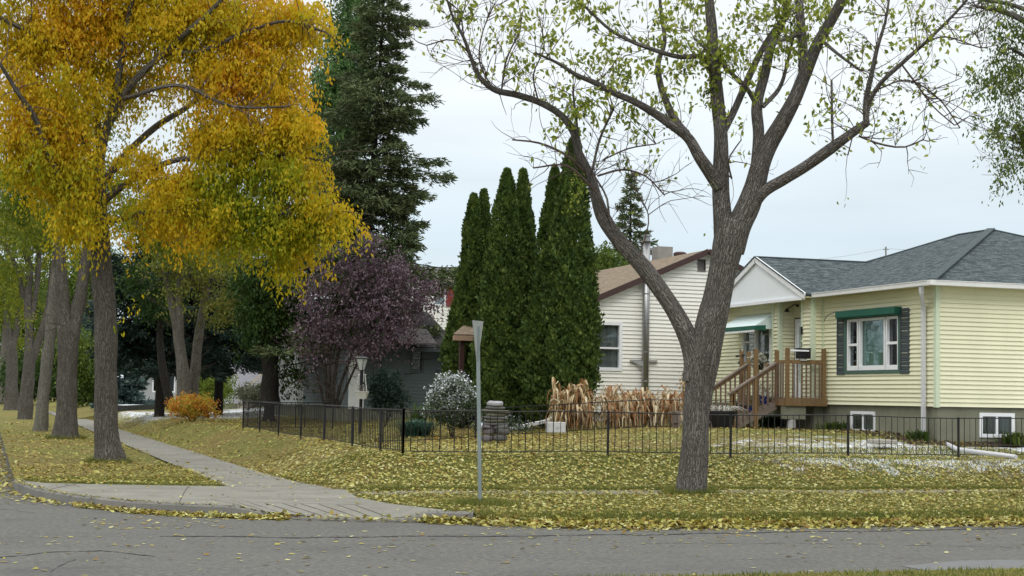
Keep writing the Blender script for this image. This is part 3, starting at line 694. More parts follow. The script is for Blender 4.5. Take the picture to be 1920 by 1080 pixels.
for (q0, q1) in ((wa0 + .1, wa0 + .5), (wa1 - .58, wa1 - .18)):
    c_ = MB(); P = [(q0 + (q1 - q0) * i / 8, -.09 + .02 * (i % 2)) for i in range(9)]
    for p, q in zip(P[:4], P[1:5]): c_.quad(WW.p(p[0], wz0 + .1, p[1]), WW.p(q[0], wz0 + .1, q[1]), WW.p(q[0], wz1 - .1, q[1]), WW.p(p[0], wz1 - .1, p[1]))
    c_.build('side_curtain', MCUW, w)
for (q0, q1) in ((sh0, wa0 - .01), (wa1 + .01, sh1)):
    s_ = MB(); z0, z1 = wz0 - .02, wz1 + .08
    for r_ in ((q0, q0 + .04, z0, z1), (q1 - .04, q1, z0, z1), (q0 + .04, q1 - .04, z0, z0 + .07), (q0 + .04, q1 - .04, z1 - .07, z1), (q0 + .04, q1 - .04, (z0 + z1) / 2 - .03, (z0 + z1) / 2 + .03)): WW.box(s_, *r_, .016, .05)
    z = z0 + .07
    while z < z1 - .09:
        s_.add([WW.p(q0 + .04, z, .046), WW.p(q1 - .04, z, .046), WW.p(q1 - .04, z + .04, .02), WW.p(q0 + .04, z + .04, .02)], [(0, 1, 2, 3)]); z += .042
    s_.build('shutter', MSHT, YH)
aw = MB(); WW.box(aw, wa0 - .05, wa1 + .14, wz1 - .04, wz1 + .12, .02, .22); WW.box(aw, wa0 - .05, wa1 + .14, wz1 - .06, wz1 - .045, .02, .2)
aw.build('rolled_awning', MGRN, YH, bevel=.02)
ck = MB(); ck.tube([WW.p(ax(1588, 585), 3.86, .02), WW.p(ax(1575, 580), 3.93, .12), WW.p(ax(1561, 585), 3.85, .16), WW.p(ax(1556, 595), 3.72, .16)], .014, 6); ck.build('awning_crank', pmat('grey_metal', (.2, .2, .2), .5), YH)
# basement windows
window(YH, WW, b0_, b1_, 1.0, 1.5, MWT, bars=[(b0_ + b1_) / 2], fw=.07, proud=-.02, deep=.12, cur=(b0_ + .05, (b0_ + b1_) / 2, MCUW), name='basement_window')
window(YH, WS, s0_, s1_, .98, 1.53, MWT, bars=[(s0_ + s1_) / 2], fw=.08, proud=-.02, deep=.12, cur=(s1_ - .3, s1_ - .05, MCUW), name='basement_window')
# downspout at the corner, bending on to the grass
dx = HX - .09; dyy = HY + ax(1738, 650)
dn = MB(); P = [(x0 - .05, dyy - .35, ez - .1), (x0 - .03, dyy - .32, ez - .24), (dx - .02, dyy - .03, ez - .52), (dx, dyy, ez - .62), (dx, dyy, 1.02)]
for a, b_ in zip(P[:-1], P[1:]): dn.beam(a, b_, .085, .075, up=(1, 0, 0))
dn.tube(P, .045, 8)
E_ = onz(1797, 843, .80); E2 = onz(1905, 857, .72); B_ = (dx, dyy, 1.02)
q_ = [B_, (dx - .02, dyy - .05, .9), tuple(onz(1760, 825, .86)), tuple(E_), tuple(E2)]
dn.tube([tuple(map(float, p)) for p in q_], [.05, .05, .048, .045, .045], 8)
dn.build('downspout', MDN, YH, smooth=False)
# door in the entry recess
d = MB()
for r_ in ((.72, .78, ZS + .12, 3.85), (1.56, 1.62, ZS + .12, 3.85), (.78, 1.56, 3.78, 3.85)): WD.box(d, *r_, -.02, .03)
dr = d.build('door', MWT, YH)
d = MB()
for r_ in ((.79, .9, ZS + .14, 3.77), (1.44, 1.55, ZS + .14, 3.77), (.9, 1.44, ZS + .14, ZS + .55), (.9, 1.44, 3.66, 3.77)): WD.box(d, *r_, -.015, .015)
d.build('storm_door', MWG, dr); d = MB(); WD.box(d, .9, 1.44, ZS + .55, 3.66, -.008, -.002); d.build('door_glass', pmat('frosted_glass', (.33, .38, .35), .15, .15, 2), dr)
d = MB(); WD.box(d, 1.47, 1.5, 2.6, 2.75, .015, .05); d.build('door_handle', MBLK, dr); d = MB(); WD.box(d, .7, 1.64, 3.85, 3.885, -.02, .035); WD.box(d, 1.62, 1.645, ZS + .12, 3.85, -.02, .034); d.build('door_gasket', MBLK, dr)
# porch light
d = MB(); L_ = onx(1493, 577, 19.98)
d.tube([L_ + (0, -.1, .05), L_ + (-.1, -.1, .08), L_ + (-.2, 0, .0), L_ + (-.22, .08, -.03)], .014, 6); d.lathe(L_ + (-.22, .1, -.1), [(.02, .08), (.07, .0), (.075, -.01)], 10); d.lathe(L_ + (0, -.1, .02), [(.05, .0), (.06, .03), (.05, .06)], 8)
d.build('porch_light', MBLK, YH)
# house number, three digits down the pier trim
for i, ch in enumerate('733'):
    cu = bpy.data.curves.new('house_number', 'FONT'); cu.body = ch; cu.size = .17; cu.extrude = .004; cu.align_x = 'CENTER'; pass
    o = bpy.data.objects.new('tmp', cu); COL.objects.link(o); bpy.context.view_layer.update(); me = bpy.data.meshes.new_from_object(o); bpy.data.objects.remove(o); me.materials.clear(); me.materials.append(MBLK); o = bpy.data.objects.new('house_number', me); COL.objects.link(o); q = WP.p(p1 - .035, 3.26 - i * .165, .04)
    o.matrix_world = Matrix([[0, 0, -1, q[0]], [-1, 0, 0, q[1]], [0, 1, 0, q[2]], [0, 0, 0, 1]]); mw = o.matrix_world.copy(); o.parent = YH; o.matrix_parent_inverse = Matrix.Translation(-Vector(YH.location)); o.matrix_basis = mw
nb = MB(); WP.box(nb, p1 - .075, p1 - .045, 3.4, 3.6, .022, .07); nb.build('doorbell_lantern', MBLK, YH)
# kitchen window with its striped awning
w = window(YH, WE, .3, 1.95, awz0, awz1, MWT, bars=[1.2], hbars=[(1.23, 1.9, 3.3)], fw=.07, proud=.04, cur=(1.55, 1.85, MCUW), name='kitchen_window')
fl = MB(); Pn = in_blobs(160, [(WE.p(.75, 2.85, -.22), (.08, .3, .15))])
quadmesh('house_plant', leaves(Pn, .11, .35, -.3), leafmat('house_plant_leaf', [(0, (.03, .09, .02)), (1, (.12, .22, .04))]), w, RNG.uniform(0, 1, 160))
aw = MB(); a0, a1 = .12, 2.2; n = 26
A = [WE.p(a0, 4.02, .03), WE.p(a1, 4.02, .03), WE.p(a1 + .05, 3.67, .62), WE.p(a0 - .05, 3.67, .62)]
aw.add([*A, *[p - np.array([0, 0, .015]) for p in A]], [(0, 1, 2, 3), (7, 6, 5, 4), (0, 4, 5, 1), (1, 5, 6, 2), (3, 2, 6, 7), (0, 3, 7, 4)])
for a in (a0 - .05, a1 + .05): aw.add([WE.p(a, 4.0, .03), WE.p(a, 3.67, .62), WE.p(a, 3.60, .62), WE.p(a, 3.60, .03)], [(0, 1, 2, 3)])
awn = aw.build('awning', pmat('awning_white', (.62, .72, .72), .5, .1, 3, 20, stretch=(1, 5, 1)), YH)
aw = MB(); aw.quad(WE.p(a0 - .055, 3.57, .63), WE.p(a1 + .055, 3.57, .63), WE.p(a1 + .055, 3.68, .63), WE.p(a0 - .055, 3.68, .63)); aw.quad(WE.p(a0 - .056, 3.57, .63), WE.p(a0 - .056, 3.68, .63), WE.p(a0 - .056, 3.7, .3), WE.p(a0 - .056, 3.57, .3)); aw.build('awning_band', MGRN, awn)
aw = MB()
for i in range(16):
    q0 = a0 - .05 + i * (a1 - a0 + .1) / 16; q1 = q0 + (a1 - a0 + .1) / 16; m_ = (q0 + q1) / 2
    aw.add([WE.p(q0, 3.575, .625), WE.p(q1, 3.575, .625), WE.p(q1, 3.535, .625), WE.p(m_ + .03, 3.51, .625), WE.p(m_ - .03, 3.51, .625), WE.p(q0, 3.535, .625)], [(0, 1, 2, 3, 4, 5)])
aw.build('awning_scallops', MWT, awn)
# ---------------------------------------------------------------- timber deck and stair
MWD = pmat('stained_timber', (.19, .118, .052), .75, .35, 2.5, 40, stretch=(2, 2, .5), bmp=.3)
MWB = pmat('baluster_timber', (.15, .10, .07), .8, .3, 3, 40, stretch=(3, 3, .5))
MWR = pmat('weathered_timber', (.17, .135, .11), .8, .3, 3, 40, stretch=(1, 3, 3), bmp=.3)
DK = empty('porch_deck', (18.9, 36.2, .95), 'brown timber porch deck with railings and short stair at the yellow bungalow door', 'deck')
dx0, dx1, dy0, dy1, dz = 18.72, 19.56, 35.15, 37.7, 1.80
m = MB()
for i in range(17):
    yy = dy0 + .03 + i * .15
    if yy < dy1: m.box((dx0, yy, dz - .035), (dx1 if yy > HYN else 19.86, yy + .14, dz))
m.box((19.58, HYN + p1 + .02, dz - .04), (19.98, HYN + p2 - .02, dz - .004)); m.build('deck_boards', MWR, DK)
m = MB(); m.box((dx0 - .02, dy0 - .02, dz - .2), (19.86, dy0 + .02, dz - .005)); m.box((dx0 - .02, dy0, dz - .2), (dx0 + .02, dy1, dz - .036)); m.box((dx0, dy1 - .04, dz - .2), (dx1, dy1, dz - .036)); m.build('deck_frame', MWD, DK)
def post(x, y, z0, z1, w=.09): q = MB(); q.box((x - w / 2, y - w / 2, z0), (x + w / 2, y + w / 2, z1)); return q.build('post', MWD, DK, bevel=.008)
post(19.78, dy0 + .03, dz - .2, 3.03); post(dx0 + .05, dy0 + .03, dz - .2, 3.03); post(dx0 + .03, 35.7, dz - .2, 2.98); post(dx0 + .03, 37.25, 1.0, 2.98); post(dx0 + .03, 37.66, dz - .2, 3.0)
m = MB(); m.box((dx0 + .05, dy0 + .01, 2.64), (19.78, dy0 + .05, 2.74)); m.build('handrail', MWD, DK)
m = MB(); m.box((dx0 + .02, dy0 + .08, 2.64), (dx0 + .06, 35.66, 2.73)); m.build('handrail', MWD, DK)
m = MB(); m.box((dx0 + .02, 37.29, 2.62), (dx0 + .06, dy1, 2.71)); m.box((dx0 + .05, dy1 - .05, 2.62), (dx1, dy1 - .01, 2.71)); m.build('handrail', MWD, DK)
for i in range(7): q = MB(); xx = dx0 + .17 + i * .123; q.box((xx, dy0 - .022, dz - .14), (xx + .035, dy0 + .008, 2.66)); q.build('baluster', MWB, DK)
for i in range(4): q = MB(); yy = dy0 + .13 + i * .115; q.box((dx0 - .022, yy, dz - .14), (dx0 + .008, yy + .035, 2.66)); q.build('baluster', MWB, DK)
for i in range(6): q = MB(); xx = dx0 + .14 + i * .13; q.box((xx, dy1 - .01, dz - .14), (xx + .035, dy1 + .02, 2.63)); q.build('baluster', MWB, DK)
lx = 17.42   # foot of the stair
for yy in (35.7, 37.25):
    m = MB(); m.beam((dx0 + .0, yy, 2.66), (lx, yy, 1.86), .13, .04); r_ = m.build('handrail', MWR, DK)
    m = MB(); m.beam((dx0, yy, 2.59), (lx + .1, yy, 1.84), .04, .09); m.build('rail_board', MWD, DK)
    for i in range(9):
        xx = dx0 - .1 - i * .135; q = MB(); zt = 2.6 - (dx0 - xx) * .61; q.box((xx - .018, yy - .05, max(GZ(xx, yy) + .08, zt - .85)), (xx + .018, yy - .02, zt)); q.build('baluster', MWB, DK)
    m = MB(); m.beam((dx0, yy, 1.62), (lx - .05, yy, .98), .045, .22); m.build('stringer', MWR, DK)
post(lx + .12, 35.7, .8, 1.95, .1); post(lx + .75, 35.7, .8, 3.0, .1); post(lx + .12, 37.25, .8, 1.95, .1)
for i in range(4):
    zz = dz - .17 - i * .165; xx = dx0 - .02 - i * .3; m = MB(); m.box((xx - .3, 35.73, zz - .035), (xx, 37.22, zz)); m.build('step', MWR, DK)
m = MB(); m.lathe((18.95, 35.3, .86), [(.12, 0), (.11, .4)], 14); m.build('footing', pmat('pale_pier', (.4, .4, .38), .9), DK)
m = MB(); m.box((18.72, 35.2, 1.27), (19.3, 35.42, 1.6)); m.build('support_block', MFND, DK)
def potplant(name, c, r, h, potm, label, cat, leafm, nb=260, spread=.25, hh=.3, group=None, lf=.06):
    t = empty(name, c, label, cat, group); m = MB(); m.lathe(c, [(r * .72, 0), (r * .95, h * .85), (r, h * .87), (r, h), (r * .88, h), (r * .85, h * .9), (0.01, h * .88)], 16); m.build('pot', potm, t, smooth=False)
    P = in_blobs(nb, [((c[0], c[1], c[2] + h + hh * .35), (spread, spread, hh))]); quadmesh('foliage', leaves(P, lf, .6, 0), leafm, t, RNG.uniform(0, 1, nb)); return t
MPB = pmat('blue_glaze', (.015, .03, .2), .25, .2); MPL = leafmat('potted_leaf', [(0, (.03, .06, .015)), (.5, (.1, .14, .04)), (.8, (.2, .12, .05)), (1, (.45, .38, .3))])
MWF = leafmat('white_blossom', [(0, (.05, .09, .03)), (.35, (.2, .2, .12)), (.6, (.6, .58, .52)), (1, (.75, .72, .68))], rndw=.9)
potplant('flower_pot', (18.2, 35.95, 1.32), .15, .26, MPB, 'blue glazed pot with reddish plant on the porch stair, left one', 'flower pot', MPL)
potplant('flower_pot', (18.52, 35.92, 1.63), .13, .2, MPB, 'small dark blue pot with pale flowers on the top stair by the deck', 'flower pot', MWF)
potplant('flower_basket', (18.66, 36.55, 2.5), .16, .18, MBLK, 'black basket of white flowers above the porch stair rail', 'flower basket', MWF, 420, .26, .2)
TB = potplant('barrel_planter', (16.75, 34.7, GZ(16.75, 34.7)), .36, .42, MBLK, 'black tub planter with snowy tangled stems at the foot of the stair', 'planter', MWF, 240, .38, .1)
m = MB()
for i in range(14):
    a = RNG.uniform(0, 6.28); r0 = RNG.uniform(.1, .3); c = np.array([16.75, 34.7, GZ(16.75, 34.7) + .42]); d_ = np.array([math.cos(a), math.sin(a), 0])
    m.tube([c + d_ * r0, c + d_ * (r0 + .2) + (0, 0, .12), c + d_ * (r0 + .42) + (0, 0, .02)], [.012, .01, .004], 5)
m.build('stem', pmat('pale_stem', (.45, .42, .4), .8), TB)
t = empty('garden_bench', (16.1, 34.9, .95), 'low weathered plank bench left of the black tub planter, behind the elm', 'bench'); gz_ = GZ(16.1, 34.9)
for zz in (.12, .36): m = MB(); m.box((15.55, 34.6 + zz * .4, gz_ + zz), (16.55, 34.85 + zz * .4, gz_ + zz + .04)); m.build('plank', MWR, t)
for xx in (15.6, 16.45): m = MB(); m.box((xx, 34.65, gz_ - .05), (xx + .06, 35.0, gz_ + .36)); m.build('leg', MWR, t)
t = empty('mailbox', (19.3, 35.2, 2.74), 'black box with a snowy lid standing on the porch deck rail', 'mailbox')
m = MB(); mc_ = ony(1506, 668, 35.17); x_ = float(mc_[0]); m.box((x_ - .15, 35.06, 2.77), (x_ + .16, 35.3, 3.0)); m.build('box', MBLK, t, bevel=.02); m = MB(); m.box((x_ - .1, 35.12, 2.72), (x_ + .08, 35.22, 2.78)); m.build('bracket', MWT, t)
m = MB(); m.box((x_ - .17, 35.04, 3.003), (x_ + .17, 35.32, 3.03)); l_ = m.build('lid', MBLK, t, bevel=.008); m = MB(); m.box((x_ - .42, 35.05, 2.945), (x_ + .1, 35.055, 2.985)); m.build('snow', MSNOW, l_)
t = empty('bird_feeder', (17.6, 37.3, 2.6), 'small dark bird feeder hanging on a bracket by the kitchen window', 'bird feeder'); m = MB(); fc = onplane(1388, 668, (17.7, 37.3), np.array([0, 1.])) if False else onx(1388, 668, 18.74)
m.beam(fc + (0, .25, 0), fc + (0, -.22, .02), .03, .05); m.beam(fc + (0, -.05, 0), fc + (0, .02, .17), .03); m.build('bracket', MBLK, t); m = MB(); m.tube([fc + (0, .0, 0), fc + (0, 0, -.1)], .006, 5); m.lathe(fc + (0, 0, -.2), [(.07, 0), (.05, .06), (.01, .1)], 10); m.build('feeder', MBLK, t)
# ---------------------------------------------------------------- white gabled house
GY = 42.9; gx0, gxp = 15.04, 20.12; gx1 = 2 * gxp - gx0; zp = 6.05; sl = (zp - 4.40) / (gxp - 16.31); ze = zp - sl * (gxp - gx0)
WH = empty('gabled_house', (gxp, GY, 1.0), 'white sided house with brown gable roof and tall metal flue on its end wall', 'house')
WG = Wall((gx0, GY), (1, 0), (0, -1)); hw0, hw1 = float(ony(1105, 650, GY)[0] - gx0), float(ony(1166, 650, GY)[0] - gx0)
sd_ = MB(); top = lambda z: (max(0, (z - ze) / sl), min(gx1 - gx0, gx1 - gx0 - (z - ze) / sl))
vx0, vx1 = float(ony(1309, 490, GY)[0] - gx0), float(ony(1321, 490, GY)[0] - gx0)
WG.siding(sd_, 0, gx1 - gx0, 1.28, zp - .04, .115, holes=[(hw0, hw1, 2.50, 3.93), (vx0, vx1, 5.54, 5.85)], top=top)
WL = Wall((gx0, GY + 9), (0, -1), (-1, 0)); WL.siding(sd_, 0, 9, 1.28, ze, .115); WR = Wall((gx1, GY), (0, 1), (1, 0)); WR.siding(sd_, 0, 9, 1.28, ze, .115)
sd_.build('wall', MWS, WH)
m = MB(); m.box((gx0 + .05, GY + .7, 1.0), (gx1 - .05, GY + 8.95, ze)); m.box((gx0 + .06, GY + .03, .6), (gx1 - .06, GY + 8.9, 1.275)); m.build('foundation', concrete_mat('pale_foundation', (.36, .35, .31)), WH)
ov, ovx = .28, .35; zo = ze - sl * ovx + .1
roof('roof', [[(gx0 - ovx, GY + 9, zo), (gx0 - ovx, GY - ov, zo), (gxp, GY - ov, zp + .1), (gxp, GY + 9, zp + .1)], [(gx1 + ovx, GY - ov, zo), (gx1 + ovx, GY + 9, zo), (gxp, GY + 9, zp + .1), (gxp, GY - ov, zp + .1)]], MSHB, WH, .06)
m = MB(); m.beam((gx0 - ovx, GY - ov, zo - .06), (gxp, GY - ov, zp + .04), .04, .17); m.beam((gx1 + ovx, GY - ov, zo - .06), (gxp, GY - ov, zp + .04), .04, .17); m.build('fascia', MBRF, WH)
m = MB(); m.beam((gx0 - ovx, GY - .1, zo - .1), (gxp, GY - .1, zp), .34, .03); m.beam((gx1 + ovx, GY - .1, zo - .1), (gxp, GY - .1, zp), .34, .03); m.build('soffit', MWT, WH)
w = window(WH, WG, hw0, hw1, 2.50, 3.93, MWT, fw=.1, proud=.05, deep=.1, hbars=[(hw0 + .1, hw1 - .1, 3.16)], cur=(hw0 + .1, hw1 - .1, pmat('venetian_blind', (.2, .2, .2), .6, .35, 1, 20, stretch=(.2, .2, 12))), name='window')
m = MB(); WG.box(m, vx0, vx1, 5.54, 5.85, -.04, -.03)
for r_ in ((vx0 - .03, vx0, 5.51, 5.88), (vx1, vx1 + .03, 5.51, 5.88), (vx0, vx1, 5.51, 5.54), (vx0, vx1, 5.85, 5.88)): WG.box(m, *r_, 0, .04)
m.build('gable_vent', pmat('vent_grey', (.17, .16, .15), .7), WH)
fx = float(ony(1211, 600, GY - .2)[0]); zt = float(ony(1211, 440, GY - .2)[2])
MFL = pmat('flue_steel', (.3, .3, .3), .3, .18, 3, 20, metal=.7, stretch=(1, 1, .2))
m = MB(); m.tube([(fx, GY - .2, 1.6), (fx, GY - .2, zt - .22)], .105, 18); fl = m.build('flue', MFL, WH, smooth=True)
m = MB()
for z in np.arange(2.2, zt - .3, .85): m = MB(); m.tube([(fx, GY - .2, z), (fx, GY - .2, z + .035)], .113, 18); m.build('flue_band', MFL, fl)
m = MB(); m.box((fx - .42, GY - .12, 2.78), (fx + .42, GY - .02, 2.84)); m.add([(fx - .42, GY - .07, 2.8), (fx - .1, GY - .25, 2.8), (fx - .1, GY - .25, 2.65)], [(0, 1, 2)]); m.build('flue_bracket', pmat('bracket_steel', (.42, .42, .42), .4, metal=.5), fl)
m = MB(); m.lathe((fx, GY - .2, zt - .22), [(.13, 0), (.15, .02), (.15, .04), (.1, .045), (.1, .16), (.155, .17), (.155, .2), (.03, .22)], 18); m.build('flue_cap', MFL, fl)
q = ony(1243, 470, 47.0); m = MB(); cx = float(q[0]); m.box((cx - .26, 46.8, 4.9), (cx + .26, 47.3, float(ony(1243, 462, 46.8)[2]))); m.build('chimney', concrete_mat('chimney_block', (.27, .26, .24)), WH)
q = ony(1275, 476, 46.2); m = MB(); m.lathe((float(q[0]), 46.2, float(q[2]) - .18), [(.13, 0), (.13, .1), (.21, .11), (.21, .2), (.15, .24)], 14); m.build('roof_vent', MBRF, WH)
q = ony(1326, 570, GY); m = MB(); m.lathe(q + (0, -.1, -.06), [(.09, 0), (.04, .1), (.02, .13)], 8); m.tube([q + (0, 0, .1), q + (.0, -.1, .06)], .015, 5); m.build('wall_light', MWT, WH)
# brown board fence between the two houses
t = empty('board_fence', (18.2, 41.9, 1), 'brown vertical board fence between the white house and the yellow bungalow', 'fence')
fy = 41.8; zt_ = float(ony(1352, 702, fy)[2]); xa, xb = float(ony(1280, 720, fy)[0]), 19.66
m = MB(); x = xa
while x < xb - .01: m.box((x, fy, .95), (min(x + .138, xb), fy + .02, zt_ - .06)); x += .145
m.build('boards', pmat('fence_board', (.15, .095, .055), .85, .35, 4, 40, stretch=(3, 3, .4)), t); m = MB(); m.box((xa, fy - .03, zt_ - .06), (xb, fy + .06, zt_)); m.build('top_rail', MBRF, t)
# ================================================================ BACKGROUND HOUSES (left and centre)
def simple_house(label, o, ang, w, dp, h, rise, wm, rm, wins=(), z0=.6, name='house', ov=.4, step=.12, trim=MWT, ridge='u', extras=None):
    t = empty(name, (o[0], o[1], z0), label, 'house'); u = (math.cos(ang), math.sin(ang)); n = (math.sin(ang), -math.cos(ang)); Wf = Wall(o, u, n)
    b = (-n[0], -n[1]); m = MB(); Wf.siding(m, 0, w, z0 + .4, z0 + h, step, .02, holes=[q[:4] for q in wins])
    Wl = Wall((o[0] + b[0] * dp, o[1] + b[1] * dp), n, (-u[0], -u[1])); Wr = Wall((o[0] + u[0] * w, o[1] + u[1] * w), b, u)
    if ridge == 'v':
        k = rise / (w / 2); zt = z0 + h; Wf.siding(m, 0, w, zt, zt + rise - .02, step, .02, top=lambda z: ((z - zt) / k, w - (z - zt) / k))
    for q in (Wl, Wr):
        if ridge == 'u':
            k = rise / (dp / 2); q.siding(m, 0, dp, z0 + .4, z0 + h + rise - .02, step, .02, top=lambda z: (max(0, (z - z0 - h) / k), min(dp, dp - (z - z0 - h) / k)))
        else: q.siding(m, 0, dp, z0 + .4, z0 + h, step, .02)
    m.build('wall', wm, t); m = MB(); Wf.box(m, .03, w - .03, z0 - .5, z0 + .4, -dp + .03, -.02); Wf.box(m, .05, w - .05, z0 + .4, z0 + h, -dp + .05, -.65); m.build('foundation', MFND, t)
    zt = z0 + h; P = lambda a, d, z: tuple(Wf.p(a, z, -d))
    if ridge == 'u':
        k = rise / (dp / 2); e_ = zt - k * ov
        roof('roof', [[P(-ov, -ov, e_), P(w + ov, -ov, e_), P(w + ov, dp / 2, zt + rise), P(-ov, dp / 2, zt + rise)], [P(w + ov, dp + ov, e_), P(-ov, dp + ov, e_), P(-ov, dp / 2, zt + rise), P(w + ov, dp / 2, zt + rise)]], rm, t)
        m = MB(); Wf.box(m, -ov, w + ov, e_ - .16, e_ - .03, ov, ov + .06); m.build('eave_board', trim, t)
    else:
        k = rise / (w / 2); e_ = zt - k * ov
        roof('roof', [[P(-ov, dp, e_), P(-ov, -ov, e_), P(w / 2, -ov, zt + rise), P(w / 2, dp, zt + rise)], [P(w + ov, -ov, e_), P(w + ov, dp, e_), P(w / 2, dp, zt + rise), P(w / 2, -ov, zt + rise)]], rm, t)
        m = MB(); m.beam(P(-ov, -ov, e_ - .08), P(w / 2, -ov, zt + rise - .08), .05, .18); m.beam(P(w + ov, -ov, e_ - .08), P(w / 2, -ov, zt + rise - .08), .05, .18); m.build('eave_board', trim, t)
    for q in wins:
        c = q[4] if len(q) > 4 else None
        window(t, Wf, *q[:4], trim, bars=[(q[0] + q[1]) / 2] if q[1] - q[0] > .9 else [], fw=.08, cur=(q[0] + .1, q[1] - .1, MCUW) if c else None)
    return t, Wf
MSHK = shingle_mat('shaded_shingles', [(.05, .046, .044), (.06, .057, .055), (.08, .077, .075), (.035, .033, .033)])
MBG = pmat('shaded_bluegrey_siding', (.085, .11, .115), .6, .1)  # blue-grey darkened in the colour for the shade of surrounding trees
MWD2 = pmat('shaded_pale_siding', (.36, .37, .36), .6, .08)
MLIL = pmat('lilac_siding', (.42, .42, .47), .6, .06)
# blue-grey house beyond the purple tree: wall faces the corner
q0 = onz(690, 760, .9); 
BY = 52.0
bx0, bx1 = float(ony(655, 700, BY)[0]), float(ony(835, 700, BY)[0])
def bw(px_): return float(ony(px_, 700, BY)[0] - bx0)
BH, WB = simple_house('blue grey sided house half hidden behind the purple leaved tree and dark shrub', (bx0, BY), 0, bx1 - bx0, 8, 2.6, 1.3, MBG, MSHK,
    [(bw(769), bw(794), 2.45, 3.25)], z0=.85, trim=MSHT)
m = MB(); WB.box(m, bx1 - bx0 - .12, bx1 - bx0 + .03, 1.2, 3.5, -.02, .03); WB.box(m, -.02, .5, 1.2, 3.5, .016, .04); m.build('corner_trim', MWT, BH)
m = MB(); WB.box(m, bw(700), bw(716), 1.35, 3.3, .02, .06); m.build('door', MSHT, BH)
# porch roof of the blue-grey house
a, b_ = bw(735), bw(800); roof('porch_roof', [[tuple(WB.p(a, 3.42, 1.2)), tuple(WB.p(b_, 3.42, 1.2)), tuple(WB.p(b_, 3.95, -.1)), tuple(WB.p(a, 3.95, -.1))]], MSHD, BH)
# pale upper storey seen between spruce and cedars
TY = 66.0; tx = float(ony(800, 560, TY)[0])
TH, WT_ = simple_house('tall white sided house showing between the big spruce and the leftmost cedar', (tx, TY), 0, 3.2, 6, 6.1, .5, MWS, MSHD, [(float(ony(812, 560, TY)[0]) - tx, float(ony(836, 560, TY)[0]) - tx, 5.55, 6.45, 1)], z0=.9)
m = MB(); rx0 = float(ony(828, 545, TY)[0]) - tx; WT_.box(m, rx0 + .2, rx0 + .55, 5.55, 6.4, .03, .07); m.build('shutter', pmat('red_shutter', (.2, .03, .022), .6), TH)
# pale house with picture windows behind the purple tree's stems
PY_ = 62.0; px0 = float(ony(560, 700, PY_)[0])
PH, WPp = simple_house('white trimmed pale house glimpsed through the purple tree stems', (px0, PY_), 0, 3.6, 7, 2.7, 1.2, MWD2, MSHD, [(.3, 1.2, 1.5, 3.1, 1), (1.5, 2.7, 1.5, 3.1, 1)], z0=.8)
# lilac house with a timber stair, far left
LY = 84.0; lx0, lx1 = float(ony(424, 700, LY)[0]), float(ony(545, 700, LY)[0])
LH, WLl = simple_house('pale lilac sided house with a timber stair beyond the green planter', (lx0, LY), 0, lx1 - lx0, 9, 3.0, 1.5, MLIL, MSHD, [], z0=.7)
m = MB(); s0, s1 = onplane(445, 741, (0, LY - .8), np.array([0, 1.])), onplane(500, 693, (0, LY - .8), np.array([0, 1.]))
m.beam(s0, s1, .08, .12); m.beam(s0 + (.2, 0, -.8), s1 + (.2, 0, -.8), .08, .3)
for i in range(12): p = s0 + (s1 - s0) * (i + .5) / 12; m.beam(p, p - (0, 0, .85), .04)
m.build('stair', pmat('pale_timber', (.38, .33, .28), .8), LH)
m = MB(); m.quad(s0 + (.6, .3, -.3), s1 + (.6, .3, -.8), s1 + (.6, .3, -.05), s0 + (.6, .3, 0)); e_ = onplane(505, 745, (0, LY - .5), np.array([0, 1.])); m.add([tuple(s0 + (.5, .3, -1)), tuple(e_), tuple(s1 + (.5, .3, -.1))], [(0, 1, 2)]); m.build('stair_skirt', pmat('red_timber', (.3, .13, .07), .8), LH)
FY = 100.0; fx0 = float(ony(255, 700, FY)[0])
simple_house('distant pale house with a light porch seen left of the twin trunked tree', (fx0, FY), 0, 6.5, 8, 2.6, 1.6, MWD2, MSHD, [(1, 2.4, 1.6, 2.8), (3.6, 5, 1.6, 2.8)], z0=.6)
# timber hood beside the cedars
HDY = 40.2; t = empty('porch_hood', (float(ony(875, 640, HDY)[0]), HDY, 1), 'small shingled timber porch hood poking out between two cedars', 'porch')
a0 = ony(850, 626, HDY); a1 = ony(905, 628, HDY); pk = ony(886, 612, HDY + .8)
roof('roof', [[tuple(a0), tuple(a1), tuple(a1 + (0, 1.2, .35)), tuple(a0 + (.7, 1.2, .35))]], MSHB, t)
m = MB(); m.box((a0[0], HDY - .03, a0[2] - .17), (a1[0], HDY + .05, a0[2] - .04)); m.build('fascia', pmat('tan_timber', (.32, .22, .15), .8), t)
m = MB(); pp = ony(867, 640, HDY + .1); m.box((pp[0] - .06, HDY + .1, 1.0), (pp[0] + .06, HDY + .22, pp[2] + .1)); m.build('post', pmat('red_post', (.045, .02, .016), .8), t)
m = MB(); m.box((pp[0] + .1, HDY + 1.0, 1.0), (a1[0] + .2, HDY + 1.1, pp[2] + .1)); m.build('dark_void_sheet', MDARK, t)  # near-black sheet, its colour stands for the shaded void beneath the hood
